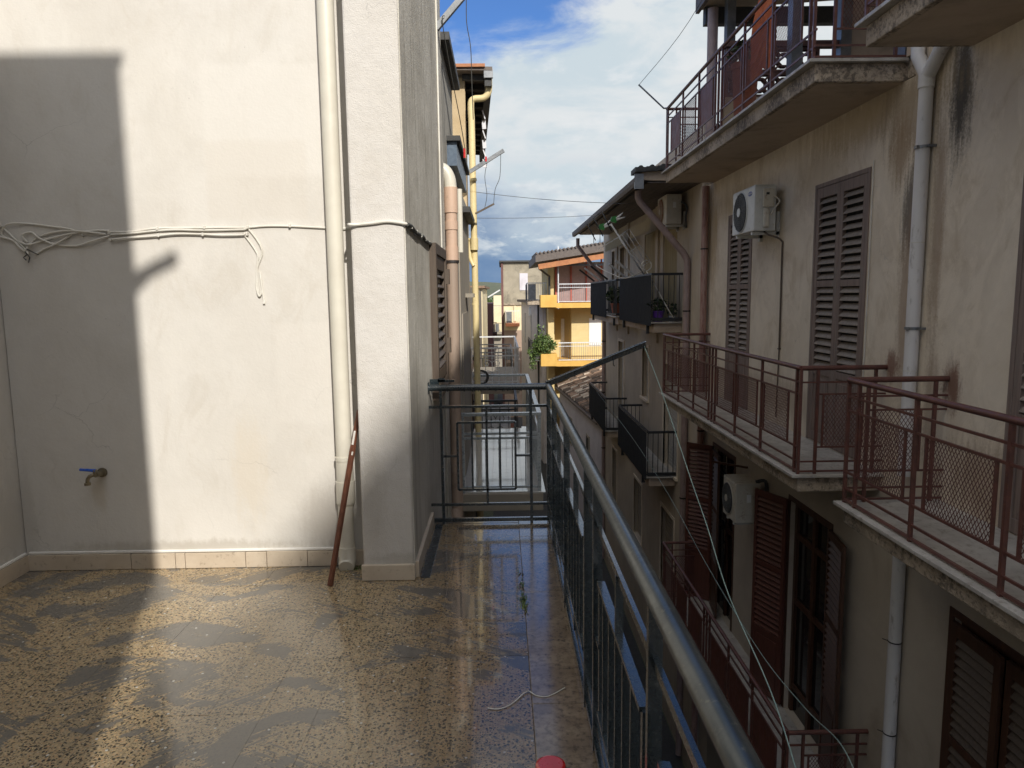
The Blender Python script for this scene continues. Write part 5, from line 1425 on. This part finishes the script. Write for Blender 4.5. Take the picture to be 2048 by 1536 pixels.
# drying arms with wires on the left
ua = thing('clothes_pole', 'grey metal drying arm high on our building against the blue sky', 'drying arm', (-.5, 6.6, 3.9))
MB().bar((-.54, 6.6, 3.97), (.28, 6.6, 4.86), .05, .05).build('bar', 'steel_grey', ua)
MB().tube(curve_pts([(-.46, 6.56, 4.06), (-.48, 6.56, 4.0), (-.42, 6.8, 3.6), (-.37, 7.1, 3.3), (-.34, 7.3, 3.08)], 5), .004, 5).tube(curve_pts([(-.28, 6.56, 4.30), (-.27, 6.56, 4.2), (-.27, 6.56, 4.0), (-.24, 6.56, 3.8), (-.235, 6.56, 3.55), (-.23, 6.6, 3.2)], 5), .004, 5).build('wire', 'cable_dark', ua)
MB().box(-.355, -.335, 7.29, 7.31, 3.0, 3.09).build('red_clip', 'red_plastic', ua)
la = thing('clothes_pole', 'grey drying arm below the wooden overhang of the ochre house', 'drying arm', (-.5, 12.4, 3.7))
MB().bar((-.50, 12.2, 3.68), (.07, 12.2, 4.02), .05, .06).build('bar', 'steel_grey', la)
MB().bar((-.42, 12.2, 3.0), (-.10, 12.2, 3.16), .02, .03).build('bar', 'brown_shutter', la)
MB().tube(curve_pts([(-.20, 12.2, 3.86), (-.25, 12.2, 3.6), (-.22, 12.2, 3.3), (-.27, 12.2, 3.06)], 4), .005, 5).tube(curve_pts([(.02, 12.2, 3.98), (.0, 12.2, 3.6), (-.08, 12.2, 3.4), (-.11, 12.2, 3.16)], 4), .005, 5).build('wire', 'cable_dark', la)
MB().box(-.24, -.21, 12.17, 12.2, 3.84, 3.92).build('red_clip', 'red_plastic', la)
rgm = MB()
for k in range(6):
    rgm.bar((-.30 + .02 * (k % 2), 13.4 + k * .05, 4.95 - k * .16), (-.27 + .02 * ((k + 1) % 2), 13.4 + k * .05, 4.80 - k * .16), .07, .02)
tag(rgm.build('cloth_strip', 'cloth_white'), 'twisted white rag strip hanging below the ochre house overhang', 'cloth')
for k, (z0, z1, ya, yb2, lab) in enumerate(((3.55, 3.42, 13.5, 14.5, 'upper thin wire crossing the street below the clouds'), (3.1, 3.6, 13.8, 18.0, 'lower thin wire crossing the street below the clouds'))):
    pts = [( -.55 + 3.2 * t, ya + (yb2 - ya) * t, z0 + (z1 - z0) * t - .12 * 4 * t * (1 - t) * (.4 if k == 0 else .3)) for t in [i / 12 for i in range(13)]]
    tag(MB().tube(pts, .005, 5).build('overhead_wire', 'wire_grey'), lab, 'wire', 'wires across the street')

# neighbour balcony with wet white tiles
nb = thing('balcony', 'wet white-tiled balcony with grey rail just beyond the terrace', 'balcony', (-.05, 11, -1.1))
MB().box(-.56, .50, 8.9, 13.5, -1.10, -.872).build('slab', 'dull_wall', nb, bevel=.01)
src = None
tw = .2
for i in range(5):
    for j in range(22):
        loc = (-.46 + i * tw, 9.05 + j * tw, -.866)
        if loc[0] + tw / 2 > .46: continue
        if src is None: src = MB().box(loc[0] - tw / 2 + .0015, loc[0] + tw / 2 - .0015, loc[1] - tw / 2 + .0015, loc[1] + tw / 2 - .0015, -.872, -.860).build('tile', 'wet_white_tile', nb, origin=loc)
        else: part_at(src, nb, loc)
for (a, b3) in ((8.9, 10.4), (10.4, 11.9), (11.9, 13.5)):
    MB().box(.345, .53, a + .002, b3 - .002, -.871, -.855).build('marble_slab', 'wet_white_tile', nb)
G = 'balcony_grey'
XN = .455
MB().box(XN - .03, XN + .03, 8.93, 13.4, .13, .17).box(-.56, XN - .03, 8.93, 8.99, .13, .17).box(-.56, XN - .03, 13.34, 13.4, .13, .17).build('handrail', G, nb, bevel=.003)
for z in (-.10, -.16, -.80): MB().box(-.56, XN, 8.95, 8.97, z - .015, z + .015).box(XN - .01, XN + .01, 8.97, 13.38, z - .015, z + .015).build('rail', G, nb)
for y in (8.96, 10.5, 12.0, 13.37): MB().box(XN - .022, XN + .022, y - .022, y + .022, -.87, .13).build('post', G, nb)
for x in (-.52,): MB().box(x - .02, x + .02, 8.94, 8.98, -.87, .13).build('post', G, nb)
for i in range(5):
    x = -.40 + i * .17; MB().box(x - .007, x + .007, 8.953, 8.967, -.80, -.16).build('baluster', G, nb)
for i in range(30):
    y = 9.1 + i * .145; MB().box(XN - .007, XN + .007, y - .007, y + .007, -.80, -.16).build('baluster', G, nb)
bag = MB()
for k in range(260):
    a = random.uniform(0, 6.28); b3 = random.gauss(0, .35)
    r_ = .13; c_ = Vector((-.38, 12.9, .17))
    p_ = c_ + Vector((r_ * math.cos(a) * math.cos(b3), r_ * .7 * math.sin(b3) * 2, r_ * math.sin(a)))
    q_ = c_ + Vector((r_ * math.cos(a + .9) * .8, .05, r_ * math.sin(a + .9)))
    bag.tube([p_, q_], .006, 4, caps=False)
tag(stuff(bag.build('rope_coil', 'cable_dark')), 'tangled coil of dark rope hung on the far railing corner', 'rope')

def scroll(mb, cx, y, cz, s):
    for sg in (-1, 1):
        pts = []
        for i in range(26):
            t = i / 25 * 2.2 * math.pi; r_ = s * (1 - i / 30)
            pts.append((cx + sg * (s + r_ * math.cos(math.pi + t) * .98), y, cz + r_ * math.sin(t) * .98))
        mb.tube(pts, .008, 5)
def scroll_balcony(label, x1, y0, y1, zs, railm='dark_grey_rail', x0=-.62, backing=True, h=.95):
    t = thing('balcony', label, 'balcony', (-.1, (y0 + y1) / 2, zs - .2), 'wrought iron balconies on the left')
    MB().box(x0, x1, y0, y1, zs - .18, zs).build('slab', 'clay_pot' if backing else 'dull_wall', t)
    MB().box(x0, x1, y0, y0 + .05, zs + h - .04, zs + h).box(x1 - .05, x1, y0 + .05, y1, zs + h - .04, zs + h).box(x0, x1 - .05, y1 - .05, y1, zs + h - .04, zs + h).build('handrail', railm, t)
    MB().box(x0, x1, y0 + .01, y0 + .03, zs + .10, zs + .13).box(x0, x1, y0 + .01, y0 + .03, zs + h - .22, zs + h - .19).build('rail', railm, t)
    n_ = int((x1 - x0) / .16)
    for i in range(n_ + 1):
        x = x0 + (x1 - x0) * i / n_; MB().box(x - .008, x + .008, y0 + .012, y0 + .028, zs, zs + h - .04).build('baluster', railm, t)
    m2 = MB(); cx = (x0 + x1) / 2
    for dz in (.30, .55): scroll(m2, cx, y0 + .02, zs + dz, .11)
    m2.build('scrollwork', railm, t)
    for i in range(int((y1 - y0) / .25)):
        y = y0 + .2 + i * .25; MB().box(x1 - .033, x1 - .017, y - .008, y + .008, zs, zs + h - .04).build('baluster', railm, t)
    if backing: MB().box(x0 + .05, x1 - .15, y0 + .06, y0 + .08, zs + .05, zs + h - .1).build('white_sheet', 'cloth_white', t)
    return t
scroll_balcony('wrought iron scroll balcony with white sheet, seen between the railing bars', .30, 14.6, 17.2, -1.45)
scroll_balcony('wrought iron scroll balcony with white sheet, low down under the end railing', .34, 12.6, 14.4, -4.25)
scroll_balcony('white railed wrought iron balcony farther down on the left', .40, 17.2, 22, -.55, railm='white_metal', backing=False, x0=-.9)
scroll_balcony('brown wrought iron balcony behind the white railed one on the left', .35, 24, 28, -1.2, backing=False, x0=-1.2)
lw = thing('apartment_building', 'shaded brown house fronts behind the wrought iron balconies on the left', 'building', (-3, 28, -8))
MB().prism([(-7, 19.05), (-.88, 19.05), (-1.28, 45.6), (-7, 45.6)], -8, 1.9).build('wall', 'dull_wall', lw)
MB().prism([(-.875, 22), (-.80, 22), (-.95, 30), (-1.1, 30)], -8, -.2).build('pilaster', 'ochre_wall', lw)
for y in (20.5, 24.5, 29, 34): 
    x = -.88 - (y - 19) * .015
    MB().box(x - .1, x + .03, y, y + 1.1, -2.6, -.3).build('door', 'brown_door', lw)

# small low white tiled wall and a lamp glimpsed down in the street
gw = thing('garden_wall', 'low white brick wall down in the street below the railing', 'wall', (3.2, 10, -8))
src = None
for r_ in range(8):
    for c_ in range(14):
        loc = (3.50, 8.2 + c_ * .27 + (r_ % 2) * .13, -7.9 + r_ * .13)
        if src is None: src = MB().box(loc[0] - .05, loc[0] + .05, loc[1] - .128, loc[1] + .128, loc[2] - .06, loc[2] + .06).build('brick', 'panel_white', gw, origin=loc)
        else: part_at(src, gw, loc)

# ------------------------------------------------------------------ unseen buildings put behind the terrace to shade it
hb = thing('house', 'unseen flat-roofed house put behind the terrace to cast the broad wall shadow', 'house', (-3, -3, -8))
SX = .03  # side of the unseen house, set by where its shadow edge should fall
MB().box(-7, SX, -5.5, -2.05, -8, 7.34).build('wall', 'white_wall', hb)
MB().box(-7, SX + .02, -5.6, -2.03, 7.34, 7.38).build('roof_edge', 'roof_dark', hb)
MB().bar((SX - .05, -2.4, 6.28), (SX + .36, -2.4, 6.48), .06, .06).bar((SX - .05, -2.4, 6.16), (SX + .18, -2.4, 6.37), .05, .05).build('bracket', 'steel_grey', hb)  # unseen bars shaped to throw the small slanting shadow on the rear wall
tb = thing('apartment_building', 'unseen block added far behind the terrace to shade the pilaster foot', 'building', (6, -30, -8))
# added block: outline traced back towards the sun from the wanted shadow edge
t_ = 34.3 / math.cos(R(SUN_AZ)) * 1.0
dist = 34.0
ox = dist * math.tan(R(SUN_AZ)); oz = dist / math.cos(R(SUN_AZ)) * math.tan(R(SUN_EL))
def back(x, z): return (x + ox, z + oz)
p0 = back(-1.60, -9.0); p1 = back(-1.38, 0.05); p2 = back(-.45, 1.10); p3 = back(0.4, 2.3); p4 = back(8, 2.3)
MB().sweep([(p0[0], 4.3 - dist, -8), (p4[0], 4.3 - dist, -8), (p4[0], 4.3 - dist, p4[1]), (p3[0], 4.3 - dist, p3[1]), (p2[0], 4.3 - dist, p2[1]), (p1[0], 4.3 - dist, p1[1])], (0, -8, 0)).build('wall', 'dull_wall', tb)
